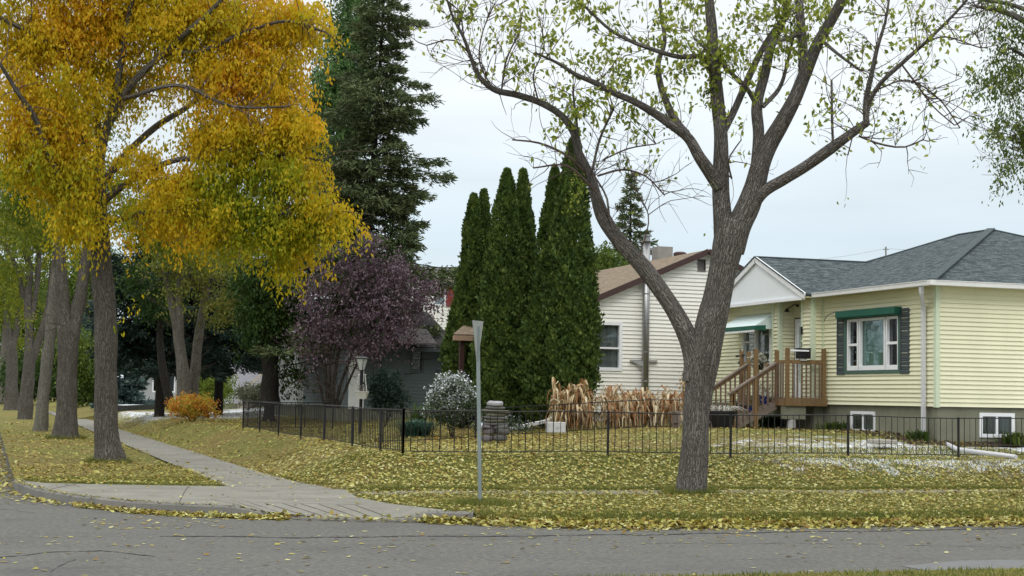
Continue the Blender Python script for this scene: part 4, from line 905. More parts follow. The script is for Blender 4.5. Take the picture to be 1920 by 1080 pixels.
# ================================================================ FENCES
FH = .82; FYY = 27.2; FX = 6.98
MF = pmat('fence_iron', (.011, .010, .011), .5, .25)
wf = empty('wire_fence', (FX, FYY, GZ(FX, FYY)), 'low black iron picket fence around the corner yard', 'fence')
def fence_run(a, b, posts, parent, H=FH, sp=.135, r0=.0055, r1=.009, rb=.1, postw=.04, rise=.1):
    a, b = np.array(a, float), np.array(b, float); L = np.linalg.norm(b - a); d = (b - a) / L
    def P(s, z): q = a + d * s; g = GZ(*q) if posts is not None else 0; return np.array([q[0], q[1], g + z])
    for s0, s1 in zip(posts[:-1], posts[1:]):
        m = MB(); n = max(2, int(round((s1 - s0) / sp))); k = max(1, n // 4)
        for zz, rr in ((H, .011), (rb, .009)):
            pts = [P(s0 + (s1 - s0) * i / k, zz) + (0, 0, RNG.normal() * .003) for i in range(k + 1)]; m.tube(pts, rr, 5)
        for i in range(1, n):
            s = s0 + (s1 - s0) * i / n; j = RNG.normal() * .004; m.tube([P(s, rb - .0), P(s + j, H)], r1 if i % 2 else r0, 4)
        m.build('fence_panel', MF, parent)
    for s in posts: m = MB(); w_ = postw; m.beam(P(s, -.08), P(s, H + .02), w_); m.build('fence_post', MF, parent)
fp = [0] + [float(ony(x, 820, FYY)[0] - FX) for x in (1140, 1370, 1590, 1797)] + [float(ony(1990, 820, FYY)[0] - FX), 16.5]
fence_run((FX, FYY), (FX + 17, FYY), fp, wf, postw=.035)
fence_run((FX, FYY), (FX, 45.6), [0, 1.7, 4.1, 6.9, 9.6, 12.6, 15.5, 18.4], wf, sp=.13, r0=.007, r1=.0085, postw=.035)
fence_run((FX, 45.6), (FX + 2.6, 45.6), [0, 2.6], wf)
bf = empty('garden_fence', (12.4, 36.2, 1), 'low thin wire fence in front of the cedars and dry corn', 'fence')
fence_run((8.6, 35.4), (17.5, 35.4), [0, 2.2, 4.4, 6.6, 8.9], bf, H=.67, sp=.27, r0=.006, r1=.006, rb=.04, postw=.02)
# ================================================================ SIGN, STONES, LAMP AND SMALL THINGS
MSG = pmat('sign_grey', (.33, .35, .34), .45, .08, 2, 20, metal=.2); MSP = pmat('sign_post_steel', (.22, .26, .26), .5, .12, 3, 40, metal=.4)
sg = empty('yield_sign', (6.82, 22.02, .13), 'triangular road sign seen from its edge and back on a thin grey steel post', 'sign')
b0 = np.array([6.82, 22.02, .1]); zt = 2.66; lean = np.array([-.05, 0, 0])
tp = onplane(896, 604, b0, TOCAM(b0)); tp = np.array([float(tp[0]), float(tp[1]), float(tp[2])]); bs = onplane(901, 950, b0, TOCAM(b0))
m = MB(); m.beam(bs - (0, 0, .15), tp - (0, 0, .06), .05, .035, up=(.6, 1, 0)); m.build('post', MSP, sg)
for z in np.arange(.3, 2.5, .05): pass
vd = unit(np.array([tp[0], tp[1], 0.])); sd2 = np.array([vd[1], -vd[0], 0.]); ang = math.radians(14); pl = unit(vd * math.cos(ang) + sd2 * math.sin(ang)); pn = np.cross(pl, (0, 0, 1.))
c = tp + sd2 * 0; Z3 = np.array([0, 0, 1.]); side = .66; hh = .57
A = [c - pl * side / 2 + Z3 * .01, c + pl * side / 2 + Z3 * .03, c - Z3 * hh + pl * .03, c - Z3 * hh - pl * .03]
m = MB(); m.add([*[p - pn * .004 + pl * 0 for p in A], *[p + pn * .004 for p in A]], [(0, 1, 2, 3), (7, 6, 5, 4), (0, 4, 5, 1), (1, 5, 6, 2), (2, 6, 7, 3), (3, 7, 4, 0)]); m.build('sign_face', MSG, sg)
m = MB()
for dz in (.12, .42): q = tp - Z3 * dz; m.tube([q - pn * .03, q + pn * .035], .01, 6)
m.build('bolt', MSP, sg)
# stacked stones
st = empty('stone_stack', (10.46, 32.8, .78), 'man shaped stack of flat grey stones behind the fence', 'stone stack')
MST = [pmat('slate_stone_' + k_, c_, .9, .3, 6, 40, bmp=.6) for k_, c_ in (('grey', (.1, .098, .095)), ('mauve', (.13, .115, .12)), ('pale', (.36, .35, .37)), ('olive', (.11, .105, .075)))]
def stone(c, sx_, sy, sz, mt, rot, parent, tilt=0):
    bm_ = MB(); n1 = 10; r = random.Random(int(c[2] * 1e4) + int(c[0] * 977)); V = []; ph = [r.uniform(.8, 1.15) for _ in range(n1)]
    for lv, (sc_, zz) in enumerate(((.82, -1), (1, -.45), (1, .4), (.8, 1))):
        for j in range(n1):
            th = 2 * math.pi * j / n1; x = math.cos(th) * sx_ * sc_ * ph[j] * r.uniform(.95, 1.05); y = math.sin(th) * sy * sc_ * ph[j]; z = sz * zz * r.uniform(.85, 1.1) + x * tilt
            V.append((c[0] + x * math.cos(rot) - y * math.sin(rot), c[1] + x * math.sin(rot) + y * math.cos(rot), c[2] + z))
    F = [(i * n1 + j, i * n1 + (j + 1) % n1, (i + 1) * n1 + (j + 1) % n1, (i + 1) * n1 + j) for i in range(3) for j in range(n1)] + [tuple(range(n1))[::-1], tuple(3 * n1 + j for j in range(n1))]
    bm_.add(V, F); return bm_.build('stone', mt, parent, bevel=.008)
SC = (10.46, 32.8); zb = GZ(*SC)
for (pxx, pyy, wpx, hpx, mi, tl) in ((914, 822, 18, 13, 1, 0), (937, 821, 22, 12, 0, 0), (916, 809, 22, 12, 1, .05), (941, 808, 26, 13, 0, -.05), (912, 800, 22, 7, 1, -.1), (938, 801, 28, 9, 0, .06), (927, 795, 42, 6, 0, 0), (931, 789, 38, 6, 3, .03), (929, 783.5, 44, 6, 0, -.03), (930, 778, 36, 6, 3, .02), (931, 771.5, 46, 7, 3, -.04), (929, 765, 32, 6, 0, .0), (930, 757, 26, 11, 2, 0)):
    q = onplane(pxx, pyy, SC, TOCAM(SC)); sc_ = 34.4 / FPX
    stone(q, wpx * sc_ / 2 * 1.22, .16, hpx * sc_ / 2 * .92, MST[mi], -.3, st, tl)
q = onplane(905, 798, SC, TOCAM(SC)); stone(q + (0, -.02, 0), .1, .07, .06, pmat('snowy_stone', (.5, .54, .6), .9), .2, st)
# lamp post and hanging basket
LP_ = (9.35, 40.9); lt = lambda x, y: onplane(x, y, LP_, TOCAM(LP_))
lm = empty('lamp_post', (*LP_, GZ(*LP_)), 'black garden lamp post with a square glass lantern in front of the purple tree', 'lamp')
t0_ = lt(678, 668); zl = float(t0_[2]); MLG = pmat('lantern_glass', (.48, .5, .48), .3, .1); cx, cy = float(lt(678, 700)[0]), float(lt(678, 700)[1])
m = MB(); m.tube([(cx, cy, GZ(cx, cy) - .05), (cx, cy, zl - .38)], .045, 10); m.build('post', MBLK, lm)
m = MB(); m.lathe((cx, cy, zl - .38), [(.075, 0), (.075, .02), (.03, .021)], 4); m.lathe((cx, cy, zl - .06), [(.19, 0), (.2, .012), (.1, .05), (.05, .06), (.05, .09), (.02, .1)], 4)
for j in range(4): th = math.pi / 2 * j; m.tube([(cx + .075 * math.cos(th), cy + .075 * math.sin(th), zl - .37), (cx + .16 * math.cos(th), cy + .16 * math.sin(th), zl - .06)], .01, 5)
m.tube([(cx - .2, cy, zl - .07), (cx + .2, cy, zl - .07)], .008, 5)
m.build('lantern_frame', MBLK, lm); m = MB(); m.lathe((cx, cy, zl - .36), [(.07, 0), (.15, .29)], 4); m.build('lantern_glass', MLG, lm)
m = MB(); zc = float(lt(678, 703)[2]); m.tube([(cx - .1, cy, zc), (cx + .12, cy - .02, zc + .01)], .01, 5); m.build('hook', MWT, lm)
hb = empty('hanging_planter', (cx, cy - .15, zc), 'white hexagonal planter hanging on white ropes from the lamp post', 'planter')
zc2 = float(lt(678, 736)[2]); zc3 = float(lt(678, 748)[2]); m = MB(); m.lathe((cx, cy - .06, zc3), [(.13, 0), (.185, zc2 - zc3), (.2, zc2 - zc3 + .01), (.2, zc2 - zc3 + .03), (.17, zc2 - zc3 + .03), (.01, zc2 - zc3)], 6); m.build('basket', pmat('white_plastic', (.6, .6, .57), .5), hb)
m = MB()
for j in range(4): th = math.pi / 2 * j + .5; s_ = -.08 if j in (1, 2) else .08; m.tube([(cx + .19 * math.cos(th), cy - .06 + .19 * math.sin(th), zc2 + .02), (cx + s_, cy - .06, zc + .0)], .009, 5)
m.build('rope', pmat('rope_white', (.5, .48, .46), .9), hb)
P = in_blobs(90, [((cx, cy - .06, zc2 + .1), (.15, .12, .1))]); quadmesh('dry_plant', leaves(P, .05, .5, 0), leafmat('dry_plant_leaf', [(0, (.15, .13, .1)), (1, (.4, .37, .33))]), hb, RNG.uniform(0, 1, 90))
# white trough / spout by the corn, pale blocks, kerb board
t = empty('garden_spout', (11.8, 35.6, .95), 'white rain spout lying aslant on the lawn right of the stone stack', 'spout')
q0, q1 = onz(955, 804, .93), onz(1028, 789, 1.12); m = MB(); m.beam(q0, q1, .11, .07); m.build('channel', MWT, t); m = MB(); m.beam(q1 + (-.02, 0, -.02), q1 + (.14, .1, .07), .12, .08); m.build('elbow', MGUT, t)
m = MB(); m.box((13.0, 35.2, .85), (13.45, 35.45, 1.16)) if False else None
q = onz(1044, 803, 1.0); o_ = empty('concrete_block', tuple(q), 'pale concrete block at the left end of the dry corn', 'block'); m = MB(); m.box((q[0] - .2, q[1], q[2] - .1), (q[0] + .22, q[1] + .2, q[2] + .14)); m.box((q[0] - .02, q[1] - .012, q[2]), (q[0] + .05, q[1] + .1, q[2] + .142)); m.build('block', concrete_mat('pale_block', (.5, .5, .5)), o_, bevel=.01)
o_ = empty('stepping_stone', tuple(onz(1655, 828, .88)), 'flat pale slab in the flower bed below the yellow wall', 'slab'); q = onz(1655, 828, .9); m = MB(); m.box((q[0] - .2, q[1] - .1, q[2] - .05), (q[0] + .3, q[1] + .3, q[2] + .04)); m.build('slab', concrete_mat('slab', (.33, .31, .27)), o_, bevel=.02)
# edging strip with white brick edge near the lamp
t = MB(); q0, q1 = onz(712, 778, .75), onz(760, 773, .8)
for i in range(9): p = q0 + (q1 - q0) * i / 9; t.beam(p, p + (q1 - q0) / 9 * .8, .12, .09)
tag(t.build('garden_edging', MWT), 'short row of white edging bricks in the shade behind the iron fence', 'edging')
# timber raised bed on the far lawn
def bed(label, x0_, x1_, y, zt, zb_, col):
    q0, q1 = onz(x0_, zb_[0], .6), onz(x1_, zb_[1], .6); t = empty('raised_bed', tuple(q0), label, 'planter'); u = unit(q1 - q0); v = np.array([-u[1], u[0], 0]); L = np.linalg.norm(q1 - q0)
    for i in range(2):
        m = MB(); m.obox(q0, u, v, Z3, (0, L), (0, .1), (i * .16, i * .16 + .15)); m.obox(q0, u, v, Z3, (0, L), (1.6, 1.7), (i * .16, i * .16 + .15)); m.obox(q0, u, v, Z3, (0, .1), (.1, 1.6), (i * .16, i * .16 + .15)); m.obox(q0, u, v, Z3, (L - .1, L), (.1, 1.6), (i * .16, i * .16 + .15)); m.build('timber', col, t)
    m = MB(); m.obox(q0, u, v, Z3, (.1, L - .1), (.1, 1.6), (.1, .27)); m.build('soil', MSNOW, t)
MT = pmat('green_timber', (.03, .035, .03), .85, .3)
bed('dark green timber raised bed with snow inside, left of the dark leaning trunk', 238, 330, 0, 0, (771, 766), MT)
bed('long dark green timber raised bed behind the orange bush', 395, 452, 0, 0, (765, 764), MT)
q = onz(436, 752, .62); t = empty('bird_bath', tuple(q), 'small pale blue pedestal bird bath in front of the lilac house', 'bird bath'); m = MB(); m.lathe(q, [(.22, -.05), (.1, .05), (.07, .45), (.3, .6), (.33, .66), (.05, .62)], 12); m.build('pedestal', pmat('pale_blue_paint', (.2, .42, .5), .6), t)
# distant power line
t = empty('utility_pole', (62, 120, 0), 'far utility pole tip above the bungalow roof', 'pole'); q = ony(1661, 470, 120); m = MB(); m.tube([(q[0], 120, 0), (q[0], 120, q[2] + .35)], .07, 8); m.beam((q[0] - .3, 120, q[2] + .1), (q[0] + .3, 120, q[2] + .1), .06); m.build('pole', pmat('pole_grey', (.2, .2, .2), .9), t)
a = ony(1400, 484, 120); b = ony(1661, 466, 120); c = ony(1919, 452, 130); m = MB(); n = 14
for s, e_ in ((a, b), (b, c)):
    pts = [s + (e_ - s) * i / n - np.array([0, 0, .5 * math.sin(math.pi * i / n)]) for i in range(n + 1)]; m.tube(pts, .012, 4)
m.build('power_line', MSP, t)
# ================================================================ TREES
BK1 = barkmat('elm_bark', (.016, .014, .0125), (.225, .208, .188), (.075, .066, .058))
BK2 = barkmat('avenue_bark', (.018, .016, .0135), (.19, .175, .15), (.075, .064, .05))
BK3 = barkmat('dark_bark', (.012, .011, .01), (.06, .053, .045))
BK4 = barkmat('pale_bark', (.035, .03, .025), (.25, .235, .195))
MTW = pmat('twig', (.075, .055, .045), .9, .2)
def tp_(x, y, base, dd=0.):
    """a photo pixel on the upright plane through the tree's foot, moved dd metres away along its ray"""
    q = onplane(x, y, base, TOCAM(base)); v = unit(q - EYE); return q + v * dd
def limb(spec, base, dds=None):
    """spec: (px, py, width px[, depth offset])"""
    pts, rad = [], []
    for s in spec:
        d = s[3] if len(s) > 3 else 0.
        q = tp_(s[0], s[1], base, d); pts.append(q); rad.append(s[2] / 2 * (np.linalg.norm(q - EYE)) / FPX * .99)
    return pts, rad
def twigs(limbs, n, length, rad, up=.5, rmax=.09, seed=1, kids=2, drop=None):
    """thin side shoots grown from the limbs; returns (tubes, tip points)"""
    r = np.random.default_rng(seed); out, tips = [], []; src = []
    for pts, rr in limbs:
        pts = np.array(pts); L = np.linalg.norm(np.diff(pts, axis=0), axis=1); s = np.concatenate([[0], np.cumsum(L)])
        for i in range(max(2, int(s[-1] / .12))):
            t = r.uniform(0, s[-1]); ra = np.interp(t, s, rr)
            if ra > rmax: continue
            p = np.array([np.interp(t, s, pts[:, j]) for j in range(3)]); k = min(np.searchsorted(s, t), len(pts) - 1); d = unit(pts[k] - pts[max(k - 1, 0)])
            src.append((p, d, ra))
        src.append((pts[-1], unit(pts[-1] - pts[-2]), rr[-1])); src.append((pts[-1], unit(pts[-1] - pts[-2]), rr[-1]))
    for i in range(n):
        p, d, ra = src[r.integers(len(src))]
        v = unit(d * .5 + r.normal(size=3) * .75 + np.array([0, 0, up])); L = length * r.uniform(.35, 1.3); m = 6
        P = [p]; st = L / m
        for j in range(m):
            v = unit(v + r.normal(size=3) * .22 + np.array([0, 0, .05 * up])); P.append(P[-1] + v * st)
        R_ = min(rad * r.uniform(.7, 1.3), ra * .7 + .003); out.append((P, np.linspace(R_, R_ * .3, len(P)))); tips.append(P[-1])
        for k in range(r.integers(0, kids + 1)):
            q = P[r.integers(2, m)]; w = unit(v + r.normal(size=3) * .8 + np.array([0, 0, up * .4])); Q = [q]
            for j in range(4): w = unit(w + r.normal(size=3) * .3); Q.append(Q[-1] + w * L * .13)
            out.append((Q, np.linspace(R_ * .5, R_ * .22, 5))); tips.append(Q[-1]); tips.append(Q[2])
    return out, np.array(tips)
def tree(name, base, label, bark, limbs, leafsets=(), tw=None, group=None, cat='tree', flare=True):
    z = GZ(*base); t = empty(name, (*base, z), label, cat, group)
    if limbs: barktube(limbs, 'trunk', bark, t, seg=18, rough=.035)
    if tw: barktube(tw, 'twigs', MTW, t, seg=4, rough=0)
    for q in leafsets:
        quadmesh('crown', q[0], q[1], t, q[2] if len(q) > 2 else RNG.uniform(0, 1, len(q[0])), 4)
    return t
def pxblob(x, y, rx, ry, base, dd=0., rd=None, w=1.):
    q = tp_(x, y, base, dd); s = np.linalg.norm(q - EYE) / FPX; rd = rd if rd else (rx + ry) / 2 * s
    return (q, (rx * s, rd, ry * s), w)
# ---------- the big elm on the right
EB = (11.2, 24.35)
E_main = [
 [(1296, 950, 74), (1296, 930, 66), (1297, 915, 60), (1299, 885, 55), (1302, 850, 53), (1306, 780, 51), (1312, 720, 52), (1319, 670, 62), (1330, 620, 56), (1345, 560, 52), (1356, 500, 54), (1368, 450, 60), (1378, 415, 62)],
 [(1362, 480, 44, .05), (1356, 420, 38, .1), (1352, 370, 34, .1), (1352, 310, 29, .1), (1351, 250, 26, .1), (1345, 180, 24, .2), (1338, 120, 22, .2), (1335, 60, 20, .3), (1330, 0, 18, .4), (1322, -90, 14, .5), (1330, -190, 8, .6)],
 [(1370, 470, 50), (1385, 425, 48), (1402, 390, 44), (1415, 350, 38), (1426, 310, 36), (1442, 272, 33), (1466, 230, 29, -.1), (1490, 185, 27, -.2), (1508, 140, 25, -.2), (1532, 85, 21, -.3), (1560, 35, 20, -.4), (1585, -12, 18, -.5), (1620, -110, 12, -.6), (1640, -200, 6, -.6)],
 [(1300, 715, 44), (1300, 675, 40), (1292, 640, 37), (1270, 592, 34), (1240, 545, 32), (1198, 492, 30), (1160, 450, 28, -.1), (1130, 405, 26, -.2), (1118, 370, 22, -.3), (1105, 325, 18, -.4), (1086, 290, 17, -.5), (1078, 252, 16, -.6), (1058, 222, 14, -.6), (1018, 195, 13, -.7), (970, 178, 12, -.8), (925, 167, 11, -.9), (898, 143, 9, -1), (883, 108, 7, -1), (870, 72, 6, -1.1), (850, 34, 5, -1.1), (836, -5, 4, -1.1), (815, -40, 3, -1.1)],
 [(1415, 345, 26, 0), (1420, 300, 24, .1), (1422, 250, 21, .15), (1419, 205, 20, .2), (1434, 140, 18, .3), (1446, 85, 16, .4), (1468, 38, 14, .5), (1480, -5, 12, .6), (1500, -90, 8, .6)],
 [(1408, 392, 22), (1430, 362, 22, -.1), (1470, 336, 22, -.2), (1510, 312, 21, -.3), (1556, 280, 20, -.4), (1600, 248, 17, -.5), (1628, 228, 14, -.6)],
 [(1624, 234, 12, -.6), (1624, 190, 11, -.6), (1634, 140, 9, -.7), (1645, 90, 7, -.7), (1660, 40, 5, -.7), (1668, -10, 4, -.7)],
 [(1626, 196, 10, -.6), (1648, 160, 9, -.8), (1692, 118, 8, -.9), (1745, 70, 6, -1), (1795, 20, 5, -1.1), (1830, -20, 3, -1.1)],
 [(1348, 350, 26), (1334, 328, 25, -.1), (1312, 296, 22, -.3), (1290, 258, 20, -.4), (1262, 236, 18, -.5), (1225, 211, 15, -.6), (1188, 190, 13, -.8), (1150, 174, 12, -1), (1115, 155, 10, -1.1), (1080, 140, 8, -1.3), (1045, 118, 6, -1.4), (1005, 100, 4, -1.5)],
 [(1286, 252, 18, -.3), (1270, 232, 16, 0), (1252, 198, 14, .2), (1240, 165, 12, .3), (1234, 120, 10, .4), (1246, 80, 8, .5), (1240, 30, 7, .6), (1236, -20, 5, .7)],
 [(1340, 150, 14, .1), (1322, 110, 11, -.2), (1270, 106, 9, -.5), (1222, 92, 8, -.7), (1180, 76, 7, -.8), (1150, 60, 6, -.9), (1115, 30, 5, -1), (1080, -5, 4, -1.1)],
 [(1353, 250, 18, .1), (1368, 225, 14, .2), (1392, 172, 13, .3), (1420, 110, 12, .5), (1436, 80, 10, .5), (1470, 30, 7, .6)],
 [(1418, 195, 10, .2), (1400, 165, 9, 0), (1374, 140, 8, -.2), (1340, 108, 6, -.4), (1300, 70, 4, -.5)],
 [(1506, 140, 18, -.1), (1505, 80, 18, .1), (1500, 30, 17, .2), (1498, -20, 14, .3), (1490, -120, 8, .4)],
 [(1430, 200, 10, .1), (1458, 170, 8, .2), (1478, 110, 6, .4), (1490, 60, 4, .5)],
 [(1500, 64, 8, 0), (1455, 80, 8, -.2), (1430, 95, 6, -.2)],
 [(1562, 275, 5, -.4), (1560, 220, 5, -.5), (1559, 150, 4, -.6)],
 [(1540, 75, 8, -.3), (1570, 100, 6, -.5), (1610, 130, 4, -.6)],
 [(1085, 290, 8, -.5), (1082, 240, 5, -.7), (1074, 170, 4, -.8)], [(1110, 322, 5, -.4), (1125, 260, 5, -.5), (1150, 205, 4, -.7)],
 [(1160, 450, 5, -.2), (1143, 410, 5, -.3), (1138, 372, 4, -.3), (1115, 330, 3, -.4)],
 [(1372, 335, 4, 0), (1366, 300, 4, -.2), (1390, 262, 3, -.3)]]
# droopy bare shoots that cross the sky left and right of the trunk
E_thin = [
 [(1105, 330, 6, -.4), (1060, 290, 5, -.6), (1010, 268, 4, -.7), (960, 262, 3, -.8)], [(1118, 360, 5, -.4), (1060, 310, 4, -.6), (1000, 315, 3, -.7)],
 [(1130, 300, 4, -.3), (1180, 278, 4, -.2), (1230, 270, 3, -.1)], [(1120, 330, 4, -.3), (1170, 318, 4, -.2), (1210, 330, 3, -.2), (1245, 365, 2.5, -.2)],
 [(925, 167, 4, -.9), (900, 120, 4, -1), (905, 60, 3, -1), (925, 10, 2.5, -1)], [(940, 172, 4, -.9), (950, 110, 4, -1), (975, 60, 3, -1)], [(880, 100, 4, -1), (850, 75, 3, -1), (800, 85, 2.5, -1.1)],
 [(870, 70, 3, -1), (860, 20, 3, -1), (820, -10, 3, -1)], [(1610, 255, 4, -.5), (1650, 270, 4, -.6), (1700, 275, 3, -.7), (1730, 262, 2.5, -.7)],
 [(1690, 120, 4, -.9), (1720, 160, 4, -.9), (1750, 200, 3, -.9), (1790, 235, 2.5, -.9)], [(1700, 110, 4, -.9), (1760, 70, 4, -.9), (1840, 90, 3, -1)], [(1640, 170, 4, -.8), (1700, 150, 3, -.8), (1760, 185, 3, -.9), (1800, 240, 2.5, -.9)],
 [(1600, 250, 3, -.5), (1590, 290, 3, -.4)], [(1010, 192, 4, -.7), (1000, 140, 4, -.8), (1020, 90, 3, -.9), (1010, 30, 2.5, -.9)], [(1200, 480, 3, -.2), (1215, 400, 3, -.3), (1195, 360, 2.5, -.3)]]
EL = [limb(s, EB) for s in E_main]; ET = [limb(s, EB) for s in E_thin]
def flare(P, R_, base, spread=1.45, n=5, h=.55, seed=3):
    """root flare: short buttress limbs merging into the foot of the trunk"""
    r = np.random.default_rng(seed); out = []; c = np.array([base[0], base[1], GZ(*base)]); r0 = R_
    for i in range(n):
        a = 2 * math.pi * (i + r.uniform(-.25, .25)) / n; d = np.array([math.cos(a), math.sin(a), 0])
        out.append(([c + d * r0 * .45 + (0, 0, h), c + d * r0 * .62 + (0, 0, h * .45), c + d * r0 * .95 + (0, 0, .08), c + d * r0 * spread + (0, 0, -.06)], [r0 * .45, r0 * .42, r0 * .33, r0 * .16]))
    return out
tw1, tips1 = twigs([l for l in EL + ET], 560, .95, .0085, up=.55, rmax=.085, seed=4, kids=3)
tw1 = [t_ for t_ in tw1]
allt = ET + tw1
def clusterleaves(tips, keep, k, sig, L, w=.5, down=.7):
    tips = tips[keep]; P = np.repeat(tips, k, 0) + RNG.normal(size=(len(tips) * k, 3)) * sig; return leaves(P, L, w, down)
def pxof(P):
    v = P - EYE; d = v @ Fv; return 960 + (v @ Rv) / d * FPX, 540 - (v @ Uv) / d * FPX
tx_, ty_ = pxof(tips1)
dn_ = np.exp(-((tx_ - 1290) / 270) ** 2) * np.clip((250 - ty_) / 200, 0, 1) * 1.15 + .18 * (ty_ < 300)
kp = RNG.uniform(size=len(tips1)) < dn_ * .6
MLE = leafmat('elm_leaf', [(0, (.07, .11, .014)), (.35, (.17, .22, .028)), (.7, (.33, .37, .06)), (.93, (.46, .47, .13)), (1, (.3, .13, .05))], 1.0, .45, .7)
LV = [clusterleaves(tips1, kp, 8, .10, .11)]
cb = [pxblob(*q, EB, dd, .5) for q, dd in (((1340, 75, 60, 45), -.3), ((1270, 120, 50, 40), -.3), ((1120, 30, 60, 40), -.8), ((1055, 90, 35, 40), -1), ((1180, 120, 40, 35), -.7), ((985, 25, 40, 30), -1), ((1540, 20, 60, 30), -.2), ((1420, 35, 60, 30), .2), ((1330, 170, 25, 40), .1), ((1075, 200, 40, 22), -.9), ((1190, 205, 30, 18), -.7), ((1640, 130, 20, 50), -.7), ((1230, 60, 60, 40), -.4), ((1350, -80, 330, 70), 0), ((1640, 20, 60, 25), -.5))]
C = in_blobs(95, cb, .6); P_ = sprays(C, 15, .13, .6); LV.append(leaves(P_, .105, .5, .8))
LV.append(clusterleaves(tips1, RNG.uniform(size=len(tips1)) < .10, 3, .07, .10))
# moss-like epicormic leaves on limbs
for (x, y) in ((1572, 272), (1622, 210), (1628, 165), (1338, 110), (1335, 150), (1500, 95), (1085, 350), (1075, 380), (1090, 330)):
    C = tp_(x, y, EB, -.25); LV.append(leaves(C + RNG.normal(size=(26, 3)) * (.10, .05, .13), .075, .5, .6))
tree('elm_tree', EB, 'large forked elm with furrowed bark and sparse yellow green leaves, standing before the fence', BK1, EL, [(np.concatenate(LV), MLE)], allt)
# ---------- yellow avenue trees, the nearest at the corner
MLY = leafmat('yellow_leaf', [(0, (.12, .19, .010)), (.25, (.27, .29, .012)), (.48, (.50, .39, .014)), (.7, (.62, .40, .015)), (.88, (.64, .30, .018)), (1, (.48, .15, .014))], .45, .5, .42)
MLG2 = leafmat('yellowgreen_leaf', [(0, (.04, .075, .008)), (.35, (.10, .145, .014)), (.7, (.23, .24, .02)), (1, (.42, .34, .025))], .7, .42, .45)
AB = (2.58, 35.6)
A_l = [
 [(206, 885, 66), (206, 862, 58), (202, 835, 46), (199, 760, 42), (198, 650, 41), (196, 560, 40), (191, 500, 37), (188, 430, 31), (186, 370, 26), (181, 310, 25)],
 [(183, 320, 20), (192, 270, 18), (205, 225, 16, -.1), (216, 185, 14, -.2), (226, 120, 12, -.3), (240, 40, 10, -.4), (255, -40, 8, -.5), (262, -160, 5, -.5)],
 [(184, 330, 18), (170, 295, 15, .2), (150, 250, 12, .4), (130, 190, 10, .6), (118, 120, 9, .8), (110, 40, 7, 1), (100, -60, 5, 1)],
 [(190, 420, 18), (150, 400, 14, -.4), (128, 350, 13, -.7), (105, 320, 12, -.9), (85, 270, 12, -1.1), (62, 215, 11, -1.3), (38, 180, 8, -1.5), (0, 120, 6, -1.8)],
 [(205, 230, 14), (245, 160, 13, -.4), (290, 115, 12, -.7), (345, 65, 11, -1), (388, 28, 9, -1.2), (440, -30, 6, -1.4)],
 [(190, 300, 12), (150, 110, 10, .2), (90, 80, 8, -.3), (30, 48, 7, -.6), (-30, 20, 5, -.8)],
 [(190, 380, 14), (260, 330, 11, -.5), (330, 300, 10, -.9), (420, 300, 8, -1.2), (520, 290, 6, -1.5), (600, 300, 4, -1.7)],
 [(186, 350, 14), (250, 275, 13, .6), (300, 232, 12, 1), (345, 205, 10, 1.3), (400, 160, 8, 1.6), (470, 120, 6, 1.9)],
 [(192, 420, 12), (270, 400, 10, -.8), (350, 395, 8, -1.3), (450, 398, 6, -1.7), (560, 400, 4, -2), (630, 395, 3, -2.1)],
 [(300, 100, 10, -.7), (380, 95, 8, -1), (460, 60, 7, -1.3), (540, 40, 5, -1.6), (610, 60, 4, -1.8)], [(216, 190, 8), (250, 180, 8, -.8), (330, 160, 7, -1.4), (440, 200, 5, -1.9), (540, 200, 4, -2)]]
AL = [limb(s, AB) for s in A_l]
Yb = [((60, 60, 120, 90), 0, 1), ((200, 40, 120, 90), .2, 1), ((340, 40, 110, 80), -.4, 1), ((470, 40, 100, 70), -.6, 1), ((560, 35, 52, 50), -1, 1), ((90, 180, 110, 80), -.5, 1), ((230, 150, 90, 70), .5, .8),
      ((420, 130, 110, 70), -.8, 1), ((515, 150, 72, 55), -1, 1), ((570, 90, 25, 30), -1, .3), ((110, 290, 90, 70), -.6, .9), ((30, 260, 60, 70), -.6, .7), ((470, 240, 120, 60), -1.2, 1), ((550, 230, 52, 40), -1.4, 1), ((390, 250, 60, 50), -.8, .7), ((500, 310, 110, 50), -1.4, 1),
      ((545, 320, 48, 38), -1.6, .9), ((360, 340, 100, 50), -1.2, .9), ((480, 390, 120, 40), -1.6, 1), ((600, 395, 60, 32), -1.9, 1), ((300, 390, 70, 40), -.8, .8), ((145, 405, 42, 50), -.9, .8), ((222, 440, 28, 42), -1.1, .35), ((155, 350, 60, 40), -.5, .7), ((520, 430, 100, 30), -1.7, .8), ((400, 425, 60, 32), -1.3, .5), ((270, 300, 45, 40), -.4, .5), ((250, 235, 25, 30), -.6, .15), ((540, 480, 50, 30), -1.4, .4), ((640, 400, 28, 22), -2, .4), ((235, 570, 26, 14), -1, .08),
      ((250, -90, 330, 110), 0, 1.6), ((120, -250, 260, 90), 0, .5)]
blobs = [pxblob(*q, AB, dd, 1.0, w) for q, dd, w in Yb]
C = in_blobs(6200, blobs, .62)
hx, hy = pxof(C); hole = (((hx - 272) / 40) ** 2 + ((hy - 205) / 45) ** 2 < 1) | (np.abs(hx - 198) < 14) & (hy > 330) & (RNG.uniform(size=len(C)) < .8) | (np.abs(hx - 188) < 12) & (hy > 290) & (hy < 400)
hole |= (hx > 215 + 8 * np.sin(hy / 9)) & (hx < 260) & (hy > 430) & (RNG.uniform(size=len(C)) < .6)
C = C[~hole]
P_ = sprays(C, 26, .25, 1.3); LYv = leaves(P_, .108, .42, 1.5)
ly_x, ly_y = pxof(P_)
r_y = np.clip(RNG.uniform(0, 1, len(P_)) * .8 + .13 + .34 * (270 - ly_y) / 450 + .12 * (ly_x > 520) - .14 * np.exp(-((ly_x - 400) / 90) ** 2), 0, 1)
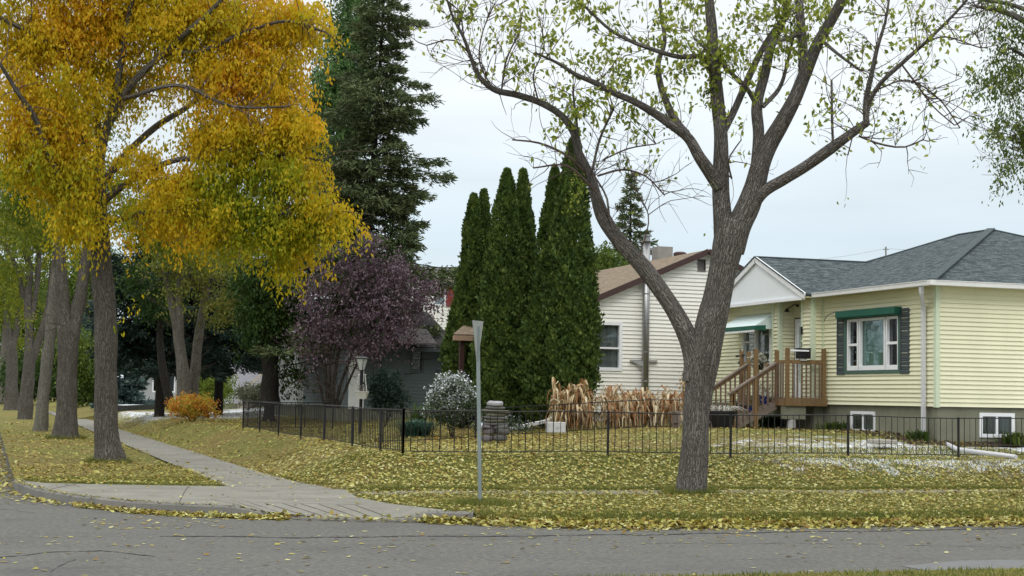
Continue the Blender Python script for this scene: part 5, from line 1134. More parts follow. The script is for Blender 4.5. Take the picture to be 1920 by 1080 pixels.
twA, tA = twigs(AL[1:], 260, 1.1, .011, up=.25, rmax=.06, seed=9)
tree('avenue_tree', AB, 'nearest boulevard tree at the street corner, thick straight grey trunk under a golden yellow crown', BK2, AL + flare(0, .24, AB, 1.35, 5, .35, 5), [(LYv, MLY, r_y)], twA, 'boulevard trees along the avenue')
def avenue(base, label, spec, blobs_, n, mat, L=.11, fl=.25, bk=BK2, sig=.3, grp='boulevard trees along the avenue', name='avenue_tree', tw=0, rd=1.6, k=15):
    ls = [limb(s, base) for s in spec]; bl = [pxblob(q[0], q[1], q[2], q[3], base, q[4] if len(q) > 4 else 0, rd, q[5] if len(q) > 5 else 1) for q in blobs_]
    C = in_blobs(n, bl, .6); V = leaves(sprays(C, k, sig, .7), L, .45, .9)
    tws = twigs(ls, tw, 1.4, .014, up=.3, rmax=.1, seed=int(base[1]))[0] if tw else None
    return tree(name, base, label, bk, ls + (flare(0, fl, base, 1.7, 5, .7, int(base[1])) if fl else []), [(V, mat)], tws, grp)
avenue((2.38, 52.0), 'second boulevard tree, brown ridged trunk forking low into two thick stems behind the corner tree',
 [[(123, 835, 62), (123, 820, 46), (124, 780, 38), (126, 700, 36), (128, 650, 36), (126, 610, 38)], [(126, 640, 30), (118, 570, 24), (113, 500, 22), (110, 430, 19), (100, 350, 15), (90, 270, 10)], [(130, 650, 30), (143, 590, 25), (153, 540, 23), (162, 480, 20), (170, 400, 16), (180, 320, 12)]],
 [(90, 330, 80, 50), (30, 380, 50, 50), (190, 340, 60, 50), (260, 400, 60, 40), (300, 440, 60, 35, -1), (340, 400, 60, 40), (60, 430, 40, 20, 0, .25), (360, 470, 60, 30, 0, .5), (440, 470, 50, 30, 0, .4), (130, 240, 90, 50), (170, 560, 14, 22, .3, .05), (270, 205, 20, 20, 0, .1)], 1500, MLG2, .12, .36, tw=60)
avenue((1.9, 61.0), 'third boulevard tree, slim mottled grey trunk leaning right', [[(74, 815, 32), (76, 800, 26), (82, 740, 22), (88, 680, 21), (95, 620, 20), (100, 560, 19), (106, 500, 18), (110, 440, 14), (112, 380, 10)]],
 [(110, 400, 60, 50), (60, 440, 40, 30, 0, .5), (150, 470, 20, 25, 0, .3), (20, 330, 40, 40)], 500, MLG2, .13, .18, bk=BK4, sig=.35)
avenue((1.85, 85.0), 'fourth boulevard tree, grey trunk dividing into a right leaning and an upright stem', [[(46, 800, 36), (47, 785, 28), (50, 740, 24), (54, 690, 22), (58, 650, 20)], [(56, 670, 16), (54, 610, 14), (52, 560, 14), (55, 500, 12), (40, 450, 10), (30, 400, 8)], [(58, 680, 16), (72, 640, 14), (85, 600, 13), (93, 560, 11), (98, 500, 9)], [(44, 560, 9), (34, 510, 8), (15, 470, 7), (0, 445, 6)], [(60, 600, 9), (68, 540, 10), (73, 480, 9), (70, 430, 7)], [(45, 455, 8), (65, 452, 8), (90, 445, 5)]],
 [(50, 420, 60, 50), (20, 500, 30, 40, 0, .4), (100, 480, 30, 60, 2, .4), (30, 560, 40, 30, 2, .25), (50, 600, 12, 16, -1, .1)], 700, MLG2, .17, .22, sig=.45, rd=2.5)
avenue((1.75, 118.0), 'fifth boulevard tree, dark grey forked trunk at the left edge', [[(20, 780, 34), (21, 765, 26), (22, 710, 21), (22, 660, 19), (21, 640, 18)], [(21, 660, 14), (14, 600, 12), (8, 540, 10), (2, 480, 9)], [(22, 660, 13), (32, 610, 11), (38, 560, 9), (42, 500, 8)]],
 [(10, 520, 50, 50), (40, 560, 30, 40, 0, .5), (20, 420, 60, 50)], 600, MLG2, .22, .3, sig=.6, rd=3)
avenue((1.7, 160.0), 'farthest boulevard tree in view, thin pale trunk cut by the left edge', [[(4, 758, 14), (6, 700, 12), (8, 650, 11), (12, 560, 8)]], [(10, 560, 40, 50), (50, 640, 20, 30, 0, .3)], 350, MLG2, .28, .2, bk=BK4, sig=.8, rd=4)
# far green belt at the end of the avenue and behind the left lawn: separate bushes and trees
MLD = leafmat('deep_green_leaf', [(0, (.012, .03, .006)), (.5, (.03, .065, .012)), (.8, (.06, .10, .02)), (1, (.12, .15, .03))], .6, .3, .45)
MLB = leafmat('bush_green_leaf', [(0, (.03, .055, .01)), (.5, (.075, .12, .018)), (.85, (.15, .18, .03)), (1, (.24, .22, .04))], .6, .35, .45)
def bushtree(base, label, spec, blobs_, n, mat, L, sig, name='garden_tree', grp=None, cat='tree', bk=BK3, rd=1.5, k=14, fl=0, tw=0, down=.8):
    ls = [limb(s, base) for s in spec]; bl = [pxblob(q[0], q[1], q[2], q[3], base, q[4] if len(q) > 4 else 0, rd, q[5] if len(q) > 5 else 1) for q in blobs_]
    C = in_blobs(n, bl, .6); V = leaves(sprays(C, k, sig, .5), L, .5, down); g0 = gh(V[:, 0, 0], V[:, 0, 1]); V = V[V[:, :, 2].min(1) > g0 + .02]
    tws = twigs(ls, tw, 1.2, .013, up=.4, rmax=.2, seed=n)[0] if tw else None
    return tree(name, base, label, bk, ls + (flare(0, fl, base, 1.6, 5, .6, n) if fl else []), [(V, mat)], tws, grp, cat)
bushtree((9.5, 110), 'bright green bush beyond the path between the second and the nearest boulevard trunk', [[(165, 755, 10), (166, 700, 6)]], [(165, 700, 34, 52), (150, 650, 30, 30, 0, .5)], 900, MLB, .22, .5, 'shrub', cat='shrub', rd=2)
bushtree((6, 190), 'mid green tree closing the view at the end of the avenue', [[(60, 750, 12), (60, 650, 9), (62, 560, 6)]], [(60, 560, 70, 80), (20, 620, 40, 60), (110, 600, 50, 70), (60, 690, 70, 50, 0, .9)], 1500, MLB, .4, 1.1, rd=5)
bushtree((14, 150), 'olive green tree in the distance between the trunks of the boulevard trees', [[(140, 750, 12), (140, 650, 9), (150, 560, 6)]], [(140, 560, 60, 80), (180, 500, 50, 50), (130, 660, 50, 60)], 1200, MLB, .33, .9, rd=4)
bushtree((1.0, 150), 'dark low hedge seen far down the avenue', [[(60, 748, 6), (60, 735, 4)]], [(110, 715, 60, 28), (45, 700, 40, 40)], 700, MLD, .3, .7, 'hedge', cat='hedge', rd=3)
# ---------- conifers
def needles(name, mat_stops): return leafmat(name, mat_stops, .9, .12, .55, .7)
MNS = needles('spruce_needle', [(0, (.02, .034, .014)), (.4, (.058, .082, .032)), (.75, (.125, .155, .066)), (1, (.22, .25, .12))])
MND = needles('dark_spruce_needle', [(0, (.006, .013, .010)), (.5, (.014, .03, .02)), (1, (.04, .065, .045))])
MNB = needles('blue_spruce_needle', [(0, (.03, .055, .05)), (.5, (.06, .10, .09)), (1, (.14, .2, .18))])
def conifer(name, base, label, top, h0, rmax, nb, mat, bk=BK3, droop=.25, tuft=.16, seed=1, sparse=1., prof=None, per=26, group=None, lean=0., trunk_r=None, hang=.6, blade=.028, zmin=.03):
    r = np.random.default_rng(seed); z = GZ(*base); H = top - z; t = empty(name, (*base, z), label, 'tree', group)
    tr = trunk_r or H * .013
    limbs = [([(base[0], base[1], z - .1), (base[0] + lean * .5, base[1], z + H * .5), (base[0] + lean, base[1], top)], [tr * 1.15, tr * .6, .015])]
    PT, DR, SC = [], [], []
    for i in range(nb):
        f = (i + r.uniform(0, .9)) / nb; zz = z + h0 + (H - h0) * f ** 1.0; a = r.uniform(0, 6.283) if sparse < 1 else i * 2.399 + r.normal() * .3
        w = prof(f) if prof else (1 - f) ** .8; L = max(.18, rmax * w * r.uniform(.5, 1.2)); d = np.array([math.cos(a), math.sin(a), 0.]); c = np.array([base[0] + lean * (zz - z) / H, base[1], zz])
        m = 5; P = [c + d * L * s - np.array([0, 0, 1.]) * L * droop * (s ** 1.2 - .55 * s ** 3) * (1.35 - f) for s in np.linspace(0, 1, m)]
        if i % 2 == 0 or L > .6: limbs.append((P, np.linspace(max(.008, tr * .22 * (1.2 - f)), .004, m)))
        n = int(per * L / rmax * 2 * sparse) + 5; s = r.uniform(.12, 1, n) ** .75
        side = np.array([-d[1], d[0], 0.]); P = np.array(P); q = np.stack([np.interp(s, np.linspace(0, 1, m), P[:, j]) for j in range(3)], 1)
        wd = L * .26 * (1.15 - s) + .05; off = r.normal(size=n) * wd; q = q + side * off[:, None] + np.array([0, 0, 1.]) * (-np.abs(off) * .25 - r.uniform(0, .22, n) * hang * L * .5)[:, None]
        PT.append(q); DR.append(unit(d * .9 + side * np.sign(off)[:, None] * .5 + r.normal(size=(n, 3)) * .25)); SC.append(np.full(n, 1 - .3 * f))
    barktube(limbs, 'trunk', bk, t, seg=10, rough=.03)
    PT, DR, SC = np.concatenate(PT), np.concatenate(DR), np.concatenate(SC); N = len(PT); K = 5; V = []
    for k in range(K):   # each tuft: five narrow blades fanning round its shoot
        dd = unit(DR + r.normal(size=(N, 3)) * .45 - np.array([0, 0, .25 * hang])); L = (tuft * SC * r.uniform(.6, 1.3, N))[:, None]; s = unit(np.cross(dd, r.normal(size=(N, 3)))) * (blade * SC)[:, None]
        p = PT + r.normal(size=(N, 3)) * tuft * .2; V.append(np.stack([p - s, p + s, p + dd * L + s * .4, p + dd * L - s * .4], 1))
    V = np.concatenate(V); V = V[V[:, :, 2].min(1) > gh(V[:, 0, 0], V[:, 0, 1]) + zmin]; quadmesh('crown', V, mat, t, r.uniform(0, 1, len(V))); return t
def topz(x, y, base): return float(tp_(x, y, base)[2])
def base_at(x, Y): return (float(ony(x, 740, Y)[0]), Y)
SB = base_at(670, 54.0)
def pr(f): return (1 - f) ** .62 * (1.0 if f > .12 else .75 + 2 * f)
conifer('spruce_tree', SB, 'tall dark green spruce with drooping irregular boughs towering behind the purple leaved tree', topz(712, -50, SB), 2.0, 3.6, 215, MNS, lean=.66, zmin=2.3, droop=.30, tuft=.2, seed=12, per=84, prof=lambda f: (1 - f) ** .42 * (.84 + .24 * math.sin(f * 29)), hang=.75, blade=.03)
ap = base_at(662, 72.0)
bushtree(ap, 'tall columnar poplar with small dark green leaves rising left of the big spruce', [[(662, 750, 22), (660, 500, 16), (655, 200, 10), (650, 20, 6)], [(655, 300, 8), (620, 200, 6), (615, 120, 4)]], [(660, 60, 45, 80), (640, 130, 45, 80), (610, 190, 40, 70), (600, 270, 45, 70), (660, 200, 50, 90), (640, 350, 60, 80), (670, -40, 40, 60)], 2000, leafmat('poplar_leaf', [(0, (.03, .07, .02)), (.5, (.07, .14, .04)), (1, (.17, .26, .08))], .6, .35, .5), .2, .42, 'poplar_tree', rd=2, down=.5)
fs = base_at(1178, 75.0); conifer('spruce_tree', fs, 'small distant spruce with ragged top above the brown roof beside the metal flue', topz(1176, 322, fs), 2.5, 2.5, 95, MNS, tuft=.28, seed=5, per=26, droop=.1, hang=.3, blade=.045)
d1 = base_at(300, 68.0); d2 = base_at(410, 72.0); d3 = base_at(478, 84); d4 = base_at(545, 70)
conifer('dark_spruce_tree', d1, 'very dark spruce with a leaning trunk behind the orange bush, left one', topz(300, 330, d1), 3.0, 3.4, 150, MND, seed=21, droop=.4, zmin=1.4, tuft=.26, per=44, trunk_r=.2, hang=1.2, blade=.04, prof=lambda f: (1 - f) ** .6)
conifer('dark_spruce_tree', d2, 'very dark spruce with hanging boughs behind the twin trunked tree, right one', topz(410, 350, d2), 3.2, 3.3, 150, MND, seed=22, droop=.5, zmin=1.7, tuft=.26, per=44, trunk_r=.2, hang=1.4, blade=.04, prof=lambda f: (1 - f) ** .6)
db = base_at(232, 96); conifer('blue_spruce_tree', db, 'small blue green spruce on the snowy lawn right of the nearest trunk', topz(238, 600, db), .2, 2.0, 90, MNB, seed=8, droop=.2, tuft=.24, per=30, blade=.045)
db = base_at(168, 128); conifer('blue_spruce_tree', db, 'bluish spruce in the distance between the second and the nearest trunk', topz(165, 560, db), .5, 2.6, 90, MNB, seed=9, droop=.2, tuft=.3, per=26, blade=.06)
# dark-trunked deciduous trees in the shade
bushtree((7.6, 62.5), 'dark slender leaning trunk just left of the orange bush', [[(322, 765, 20), (314, 735, 16), (305, 690, 15), (300, 640, 13), (302, 560, 10)]], [(300, 560, 40, 50), (260, 520, 30, 40)], 260, MLD, .14, .35, 'leaning_tree', fl=.12)
tb = base_at(345, 60.0)
bushtree(tb, 'twin trunked pale barked tree with thin olive leaves behind the orange bush', [[(346, 752, 32), (345, 735, 26), (342, 690, 23), (336, 640, 20), (330, 600, 18), (320, 560, 13), (305, 500, 10), (290, 460, 8), (285, 400, 6)], [(340, 650, 12), (338, 600, 14, -.1), (336, 550, 12, -.1), (340, 500, 10, 0), (345, 460, 8), (350, 400, 6)], [(362, 750, 20, .6), (366, 690, 19, .6), (374, 620, 17, .6), (384, 560, 14, .6), (390, 500, 10, .6)], [(348, 520, 8), (380, 500, 7), (420, 520, 5), (440, 560, 4)]],
 [(330, 480, 70, 50, -.5, .7), (400, 500, 50, 40, -.5, .6), (420, 570, 45, 45, -.6, .6), (330, 550, 50, 40, -.6, .25), (360, 410, 60, 40, 0, .5)], 620, leafmat('olive_leaf', [(0, (.07, .09, .015)), (.5, (.17, .19, .03)), (.8, (.26, .24, .06)), (1, (.3, .2, .1))], .8, .4, .6), .13, .3, 'garden_tree', bk=BK4, k=13, fl=0, tw=90)
ub = base_at(505, 57.0)
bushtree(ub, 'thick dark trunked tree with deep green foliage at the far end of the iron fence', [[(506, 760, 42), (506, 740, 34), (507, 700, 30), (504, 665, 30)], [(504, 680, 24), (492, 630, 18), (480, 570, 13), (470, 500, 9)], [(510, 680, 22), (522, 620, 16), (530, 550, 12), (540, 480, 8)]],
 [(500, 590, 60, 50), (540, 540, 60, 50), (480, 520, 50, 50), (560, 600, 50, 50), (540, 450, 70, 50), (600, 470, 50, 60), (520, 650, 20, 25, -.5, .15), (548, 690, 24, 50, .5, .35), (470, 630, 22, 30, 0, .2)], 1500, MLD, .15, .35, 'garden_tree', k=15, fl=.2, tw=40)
bushtree(base_at(405, 80), 'lime green rounded shrub in front of the pale lilac house', [[(400, 755, 6), (402, 720, 4)]], [(400, 722, 44, 32), (385, 735, 25, 20)], 520, leafmat('lime_leaf', [(0, (.06, .1, .01)), (1, (.24, .3, .04))]), .14, .3, 'shrub', cat='shrub', rd=1.2)
bushtree(base_at(478, 75), 'grey green straggly shrub at the foot of the timber stair', [[(470, 757, 5), (472, 735, 3)]], [(478, 735, 36, 18)], 260, leafmat('greygreen_leaf', [(0, (.06, .08, .04)), (1, (.3, .3, .2))]), .12, .25, 'shrub', cat='shrub', rd=.8)
# ---------- purple leaved tree
PB = base_at(622, 50.5)
MLP = leafmat('purple_leaf', [(0, (.02, .012, .018)), (.3, (.06, .034, .048)), (.6, (.125, .085, .105)), (.85, (.21, .165, .19)), (1, (.26, .13, .16))], 1.1, .25, .6)
sp = [[(614, 765, 9), (614, 745, 8), (610, 700, 7), (604, 640, 6), (598, 560, 5), (590, 500, 3)], [(624, 765, 8), (626, 730, 7), (630, 690, 6), (640, 630, 5), (655, 560, 4), (670, 480, 3)], [(630, 765, 7), (636, 730, 6), (650, 690, 5), (670, 640, 5), (700, 580, 4), (740, 530, 3)], [(608, 765, 6), (602, 730, 5), (592, 690, 4), (582, 640, 4), (570, 590, 3)], [(634, 765, 6), (648, 730, 5), (668, 685, 4), (695, 640, 4), (740, 610, 3)], [(618, 765, 6), (619, 700, 5), (622, 640, 4), (630, 560, 3)]]
bushtree(PB, 'multi stemmed ornamental tree with dusty purple leaves between the spruce and the lamp post', sp, [(600, 560, 52, 55), (650, 500, 62, 50), (720, 540, 75, 60), (780, 560, 48, 50), (805, 545, 28, 30, 0, .7), (575, 600, 28, 40, 0, .7), (680, 590, 80, 50), (610, 620, 50, 40), (700, 640, 60, 25), (750, 620, 50, 28), (690, 455, 30, 35, 0, .8), (740, 505, 50, 30), (590, 660, 30, 30, 0, .4), (650, 660, 40, 25, 0, .35)], 820, MLP, .105, .28, 'purple_tree', tw=150, rd=1.5, k=15)
# grey trunk beside lamp post, part of a shaded elm
# ---------- cedars
MCE = leafmat('cedar_frond', [(0, (.018, .036, .010)), (.4, (.048, .082, .018)), (.75, (.10, .15, .03)), (1, (.20, .23, .05))], 3.2, .2, .45)
def cedar(px_, Y, tops, w, label, seed, n=15000, basepy=775):
    r = np.random.default_rng(seed); b = base_at(px_, Y); z = GZ(*b); t = empty('cedar_tree', (*b, z), label, 'tree', 'columnar cedars')
    V = []; limbs = []
    for (tx, ty, wf, o) in tops:
        bb = base_at(tx, Y + o); zt = topz(tx, ty, bb); H = zt - z; R_ = w * wf
        limbs.append(([(b[0], b[1], z), ((b[0] + bb[0]) / 2, Y + o, z + H * .3), (bb[0], Y + o, zt - .2)], [.07, .05, .01]))
        m = int(n * 1.5 * wf * H / 6); f = r.uniform(0, 1, m) ** .9; a = r.uniform(0, 6.283, m)
        pr_ = np.minimum(1, (f + .02) * 6) ** .5 * np.clip(1 - ((f - .25).clip(0) / .75) ** 1.9, 0, 1) ** .72
        lump = 1 + .16 * np.sin(a * 3 + f * 21 + seed) + .11 * np.sin(a * 5 - f * 37) + .09 * np.sin(a * 8 + f * 70) + .10 * np.sin(a * 13 + f * 118 + seed) + r.normal(size=m) * .075
        rad = R_ * (pr_ * lump) * r.uniform(.62, 1.0, m) ** .45 + .015; cx_ = b[0] + (bb[0] - b[0]) * np.clip(f * 1.6, 0, 1)
        P = np.stack([cx_ + np.cos(a) * rad, Y + o * np.clip(f * 2, 0, 1) + np.sin(a) * rad, z + .02 + f * H], 1)
        out = np.stack([np.cos(a), np.sin(a), 0 * a], 1); up = unit(out * .45 + np.array([0, 0, 1.]) + r.normal(size=(m, 3)) * .35); sd_ = unit(np.cross(up, out + r.normal(size=(m, 3)) * .7))
        L = (.095 * r.uniform(.6, 1.35, m))[:, None]; wd = L * .34
        V.append(np.stack([P, P + up * L * .5 + sd_ * wd, P + up * L, P + up * L * .5 - sd_ * wd], 1))
    barktube(limbs, 'trunk', BK3, t, seg=8); V = np.concatenate(V); quadmesh('crown', V, MCE, t, r.uniform(0, 1, len(V)))
cedar(866, 41.5, [(881, 368, .9, 0), (900, 360, .8, .3), (858, 560, .95, 0)], .46, 'shortest cedar with twin tips at the left end of the row', 31)
cedar(935, 39.0, [(943, 322, 1.08, 0), (928, 430, .9, .2), (916, 560, .95, 0)], .47, 'slim tall cedar, the taller of the middle pair', 32)
cedar(978, 39.8, [(974, 322, .9, 0), (988, 400, .6, .2)], .42, 'narrow cedar pressed against the right side of the middle one', 33)
cedar(1028, 38.2, [(1034, 318, 1.05, 0), (1008, 560, 1.25, 0)], .45, 'cedar with a blunt top second from the right end of the row', 34)
cedar(1068, 37.4, [(1068, 264, 1.12, 0), (1088, 460, .95, -.1)], .50, 'tallest cedar at the right end of the row beside the white house', 35)
# ---------- shrubs, corn, grasses
def shrub(name, base, label, blobs_, n, mat, L, sig, k=12, down=.1, cat='shrub', stems=6, sr=.012, sh=.5, w=.5, grp=None, sc=(.02, .012, .01), droop=.3, zb=0):
    z = GZ(*base); t = empty(name, (*base, z), label, cat, grp); bl = [(np.array([*b[0]]), b[1], b[2] if len(b) > 2 else 1) for b in blobs_]
    C = in_blobs(n, bl, .5); P = sprays(C, k, sig, droop); V = leaves(P, L, w, down); V = V[V[:, :, 2].min(1) > z + .01]
    zz_ = V[:, 0, 2]; rr_ = RNG.uniform(0, 1, len(V)) * (1 - zb) + zb * (zz_ - zz_.min()) / (np.ptp(zz_) + 1e-6)
    quadmesh('foliage', V, mat, t, rr_); m = MB()
    for i in range(stems):
        a = RNG.uniform(0, 6.28); c = bl[0][0]; e_ = np.array([base[0] + math.cos(a) * bl[0][1][0] * .7, base[1] + math.sin(a) * bl[0][1][1] * .7, c[2]])
        m.tube([(base[0] + math.cos(a) * .05, base[1] + math.sin(a) * .05, z - .03), (np.array([*base, z]) + e_) / 2 + (0, 0, .05), e_], [sr, sr * .8, sr * .4], 5)
    m.build('stem', pmat(name + '_stem', sc, .9), t); return t
ob = (7.0, 57.5); oq = tp_(358, 775, ob); zz = GZ(*ob)
shrub('orange_bush', ob, 'round bush with fiery orange and yellow autumn leaves alone on the lawn', [((oq[0], ob[1], zz + .62), (.82, .75, .42)), ((oq[0] - .35, ob[1], zz + .45), (.5, .5, .28)), ((oq[0] + .4, ob[1], zz + .45), (.5, .5, .28))], 420, leafmat('orange_leaf', [(0, (.3, .07, .02)), (.3, (.55, .17, .03)), (.5, (.6, .36, .05)), (.75, (.42, .42, .06)), (1, (.3, .34, .06))], 1.6, .35, .5), .085, .16, 14, stems=16, sc=(.08, .015, .015))
sbp = (9.85, 36.6); q = tp_(855, 735, sbp); zg = GZ(*sbp)
MSL = leafmat('snowy_shrub_leaf', [(0, (.02, .04, .015)), (.45, (.06, .09, .04)), (.62, (.16, .18, .14)), (.7, (.68, .72, .76)), (1, (.82, .85, .9))], 2.5, .1, .75)
shrub('snowy_shrub', (float(q[0]), sbp[1]), 'rounded dark shrub dusted with white snow left of the sign post', [((float(q[0]), sbp[1], float(q[2])), (.55, .5, .5)), ((float(q[0]) - .1, sbp[1], float(q[2]) - .35), (.62, .5, .4))], 1100, MSL, .06, .10, 14, .0, zb=.4)
q = tp_(925, 745, (11.0, 36.9)); shrub('snowy_shrub', (float(q[0]), 36.6), 'low sprawling shrub with snow flecked shoots behind the stone stack', [((float(q[0]), 36.6, zg + .40), (.65, .4, .22)), ((float(q[0]) + .7, 36.5, zg + .3), (.35, .3, .18), .5)], 260, leafmat('fleck_leaf', [(0, (.015, .03, .012)), (.6, (.05, .08, .03)), (.85, (.2, .22, .2)), (1, (.7, .73, .78))], 2, .1, .9), .06, .14, 10, 0)
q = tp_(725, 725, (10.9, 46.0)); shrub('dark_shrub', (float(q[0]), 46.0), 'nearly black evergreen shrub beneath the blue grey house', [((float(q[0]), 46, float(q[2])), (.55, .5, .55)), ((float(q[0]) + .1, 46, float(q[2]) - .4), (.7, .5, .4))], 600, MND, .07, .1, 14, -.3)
def spikes(name, c, label, n, h, spread, mat, w=.012, cat='plant', lean=.35, fill=0.15):
    z = GZ(*c[:2]); t = empty(name, (c[0], c[1], z), label, cat); a = RNG.uniform(0, 6.283, n); b_ = np.stack([c[0] + RNG.normal(size=n) * spread * fill, c[1] + RNG.normal(size=n) * spread * fill, np.full(n, z)], 1)
    d = np.stack([np.cos(a), np.sin(a), 0 * a], 1) * (RNG.uniform(0, 1, n) * spread)[:, None]; H = (h * RNG.uniform(.6, 1.1, n))[:, None]; up = np.array([0, 0, 1.])
    s = np.stack([-np.sin(a), np.cos(a), 0 * a], 1) * w; m1 = b_ + d * .4 + up * H * .75; tip = b_ + d + up * H * RNG.uniform(.6, 1, n)[:, None]
    V = np.concatenate([np.stack([b_ - s, b_ + s, m1 + s, m1 - s], 1), np.stack([m1 - s, m1 + s, tip + s * .2, tip - s * .2], 1)]); o = quadmesh('leaf_blades', V, mat, t, np.tile(RNG.uniform(0, 1, n), 2)); return t
q = tp_(785, 775, (9.3, 38)); spikes('ornamental_grass', (float(q[0]), 38.0), 'blue green tufted grass clump left of the snowy shrub', 700, .45, .95, leafmat('bluegrass', [(0, (.02, .06, .04)), (1, (.09, .17, .12))]), .01)
q = tp_(790, 750, (9.6, 41)); spikes('iris_clump', (float(q[0]), 41.0), 'green sword leaved clump in front of the blue grey house', 160, .8, .5, leafmat('iris_leaf', [(0, (.03, .07, .015)), (1, (.1, .16, .04))]), .016)
# dry corn: each stalk is a plant
MCN = leafmat('dry_corn_leaf', [(0, (.16, .07, .03)), (.35, (.32, .16, .07)), (.6, (.54, .42, .24)), (1, (.76, .68, .5))], 1.4, .3, .7)
MCS = pmat('corn_stalk', (.42, .30, .14), .8, .25, 8)
for si, (x, dens) in enumerate([(1046, 1.25), (1058, 1.3), (1070, 1.3), (1083, 1.25), (1096, 1.2), (1107, 1), (1135, 1.05), (1147, 1.1), (1158, 1.1), (1168, 1), (1180, .9), (1191, .95), (1202, .95), (1213, .9), (1225, .85), (1236, .85), (1247, .9), (1258, .85), (1268, .8)]):
    Yc = 36.3 + RNG.uniform(-.25, .25); b = base_at(x, Yc); z = GZ(*b); H = .93 * dens * RNG.uniform(.9, 1.12)
    ordn = ['leftmost', 'second', 'third', 'fourth', 'fifth', 'sixth', 'seventh', 'eighth', 'ninth', 'tenth', 'eleventh', 'twelfth', 'thirteenth', 'fourteenth', 'fifteenth', 'sixteenth', 'seventeenth', 'eighteenth', 'rightmost'][si]
    lab = 'leftmost dry corn plant, beside the tallest cedar' if si == 0 else ('rightmost dry corn plant, nearest the elm trunk' if si == 18 else f'{ordn} dry corn plant from the left in the row along the white house')
    t = empty('corn_plant', (*b, z), lab, 'corn plant', 'dry corn row against the white house')
    m = MB(); V = []
    for j in range(4):
        ox, oy = RNG.normal() * .07, RNG.normal() * .12; hj = H * RNG.uniform(.7, 1.05); ln = RNG.normal() * .12
        m.tube([(b[0] + ox, b[1] + oy, z - .03), (b[0] + ox + ln * .4, b[1] + oy, z + hj * .6), (b[0] + ox + ln, b[1] + oy, z + hj)], [.012, .010, .004], 5)
        for q_ in range(14):
            f = RNG.uniform(.15, 1); p = np.array([b[0] + ox + ln * f, b[1] + oy, z + hj * f]); a = RNG.uniform(0, 6.283); d = np.array([math.cos(a), math.sin(a), 0]); L = RNG.uniform(.22, .5); ww = RNG.uniform(.014, .032); s = np.array([-d[1], d[0], RNG.normal() * .5]) * ww
            P = [p, p + d * L * .35 + (0, 0, L * RNG.uniform(.1, .4)), p + d * L * .6 + (0, 0, -L * RNG.uniform(-.1, .3)), p + d * L * .68 + (0, 0, -L * RNG.uniform(.4, .95))]
            wl_ = [.6, 1, .8, .15]
            for i in range(3): V.append(np.stack([P[i] - s * wl_[i], P[i] + s * wl_[i], P[i + 1] + s * wl_[i + 1], P[i + 1] - s * wl_[i + 1]]))
    V = np.array(V); V[..., 2] = np.maximum(V[..., 2], z + .01); m.build('stalk', MCS, t); quadmesh('corn_leaves', V, MCN, t, np.repeat(RNG.uniform(0, 1, len(V) // 3), 3))
for x, lab in ((1282, 'tall thin withered weed left of the elm trunk by the white house'), (1105, 'pale green leafy weed beside the tallest cedar under the white house window')):
    b = base_at(x, 37.2); z = GZ(*b); t = empty('withered_weed' if x > 1200 else 'leafy_weed', (*b, z), lab, 'weed'); m = MB(); c = 0
    for j in range(5): m.tube([(b[0], b[1], z), (b[0] + RNG.normal() * .1, b[1], z + .8), (b[0] + RNG.normal() * .2, b[1], z + 1.4)], [.008, .006, .002], 4)
    m.build('stem', MCS, t); P = in_blobs(60, [((b[0], b[1], z + 1.15), (.18, .15, .4))]); quadmesh('foliage', leaves(P, .08, .5, .5), MCN if x > 1200 else MLB, t, RNG.uniform(0, 1, 60))
# flower-bed plants by the bungalow
for (x, y, lab, s_) in ((1450, 806, 'dark leafy plant under the porch deck', .35), (1566, 803, 'bright green spiky plant left of the near basement window', .3), (1722, 823, 'low green plant beside the downspout foot', .22), (1905, 812, 'bright green plant right of the far basement window', .35)):
    bb = (float(ony(x, y, 30.15)[0]), 30.15) if x > 1760 else (19.55, float(onx(x, y, 19.55)[1]))
    spikes('bed_plant', bb, lab, 160, .26 if s_ < .34 else .34, s_, MLB if x > 1500 else MLD, .016, 'plant', fill=.5)
m_bed = [tuple(onz(x, y, .9)[:2]) for x, y in ((1440, 812), (1600, 826), (1690, 842), (1740, 846))]
soil_poly = [(18.3, 35.0), (17.9, 34.6), (18.7, 33.6), (18.95, 31.6), (19.0, 30.0), (20, 29.75), (24, 29.85), (24, 30.5), (19.96, 30.45), (19.96, 35.2)]
tag(cdt_mesh('flower_bed_soil', soil_poly, gridpts(soil_poly, np.arange(18, 24, .25), np.arange(29.8, 35.2, .25)), lambda x, y: gh(x, y) + .02, pmat('bed_soil', (.045, .033, .022), .95, .5, 5, 30, bmp=.8)), kind='structure')
n = 2200; X = RNG.uniform(18, 24, n); Y = RNG.uniform(29.8, 35, n); k = inpoly(X, Y, soil_poly); X, Y = X[k], Y[k]; V = flat_leaves(np.stack([X, Y, gh(X, Y) + .03], 1), .08, .9)
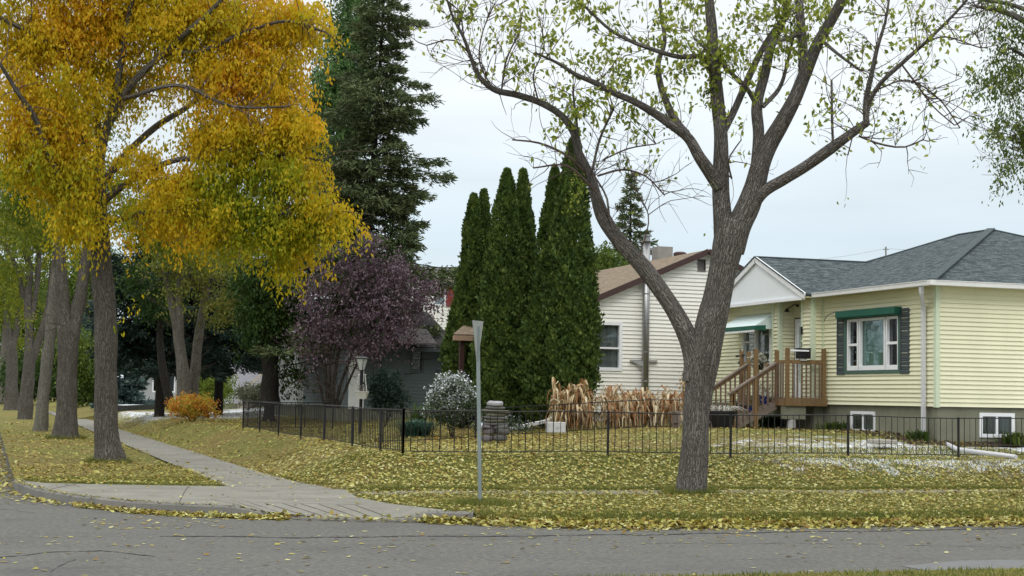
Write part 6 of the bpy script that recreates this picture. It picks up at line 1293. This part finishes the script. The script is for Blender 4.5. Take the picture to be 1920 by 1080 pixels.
tag(quadmesh('bed_leaf_litter', V, leafmat('brown_leaf', [(0, (.03, .02, .012)), (.6, (.09, .06, .035)), (1, (.2, .14, .08))]), None, RNG.uniform(0, 1, len(V))), kind='stuff')
# ---------- green tree reaching in from the right edge
RB = (16.5, 31.0); RB = (float(ony(2010, 700, 22.5)[0]), 22.5)
MLR = leafmat('right_tree_leaf', [(0, (.03, .06, .012)), (.5, (.09, .14, .025)), (.85, (.2, .25, .05)), (1, (.3, .32, .08))], 1, .4, .6)
sp = [[(2010, 930, 70), (2008, 900, 56), (2005, 700, 50), (2015, 400, 44), (2000, 200, 36), (1990, 60, 26), (1985, -80, 14)], [(2000, 210, 20), (1975, 80, 16), (1930, 45, 12), (1880, 22, 9), (1830, 12, 5)], [(2003, 150, 14), (1960, 40, 10), (1900, 10, 7), (1840, 0, 5)], [(2008, 300, 16), (1970, 180, 12), (1940, 120, 8), (1895, 90, 5)], [(2010, 420, 14), (1960, 340, 10), (1930, 280, 6), (1905, 230, 3)]]
ls = [limb(s, RB) for s in sp]
bl = [pxblob(x, y, rx, ry, RB, 0, .7, w) for x, y, rx, ry, w in ((1880, 60, 50, 30, .7), (1860, 150, 45, 38, 1), (1905, 130, 50, 60, 1), (1875, 225, 34, 36, .8), (1915, 250, 45, 50, 1), (1895, 310, 26, 30, .6), (1905, 345, 22, 16, .35), (1960, 200, 60, 120, 1), (1960, 40, 60, 50, 1), (2050, 150, 80, 150, 1), (1860, 10, 80, 16, .35))]
C = in_blobs(1000, bl, .6); V = leaves(sprays(C, 13, .14, .9), .075, .38, 1.2)
tree('street_tree', RB, 'green leaved tree whose crown hangs in from the right edge above the bungalow', BK1, ls + flare(0, .26, RB), [(V, MLR)], twigs(ls, 90, .8, .008, up=-.2, rmax=.05, seed=77)[0])
# low dense bush right of the far spruce
bushtree(base_at(1130, 70), 'green bushy treetop above the brown roof left of the metal flue', [[(1130, 740, 8), (1130, 600, 6), (1132, 500, 4)]], [(1130, 480, 26, 24), (1160, 500, 30, 16), (1120, 510, 20, 20)], 260, MLB, .16, .32, rd=1)
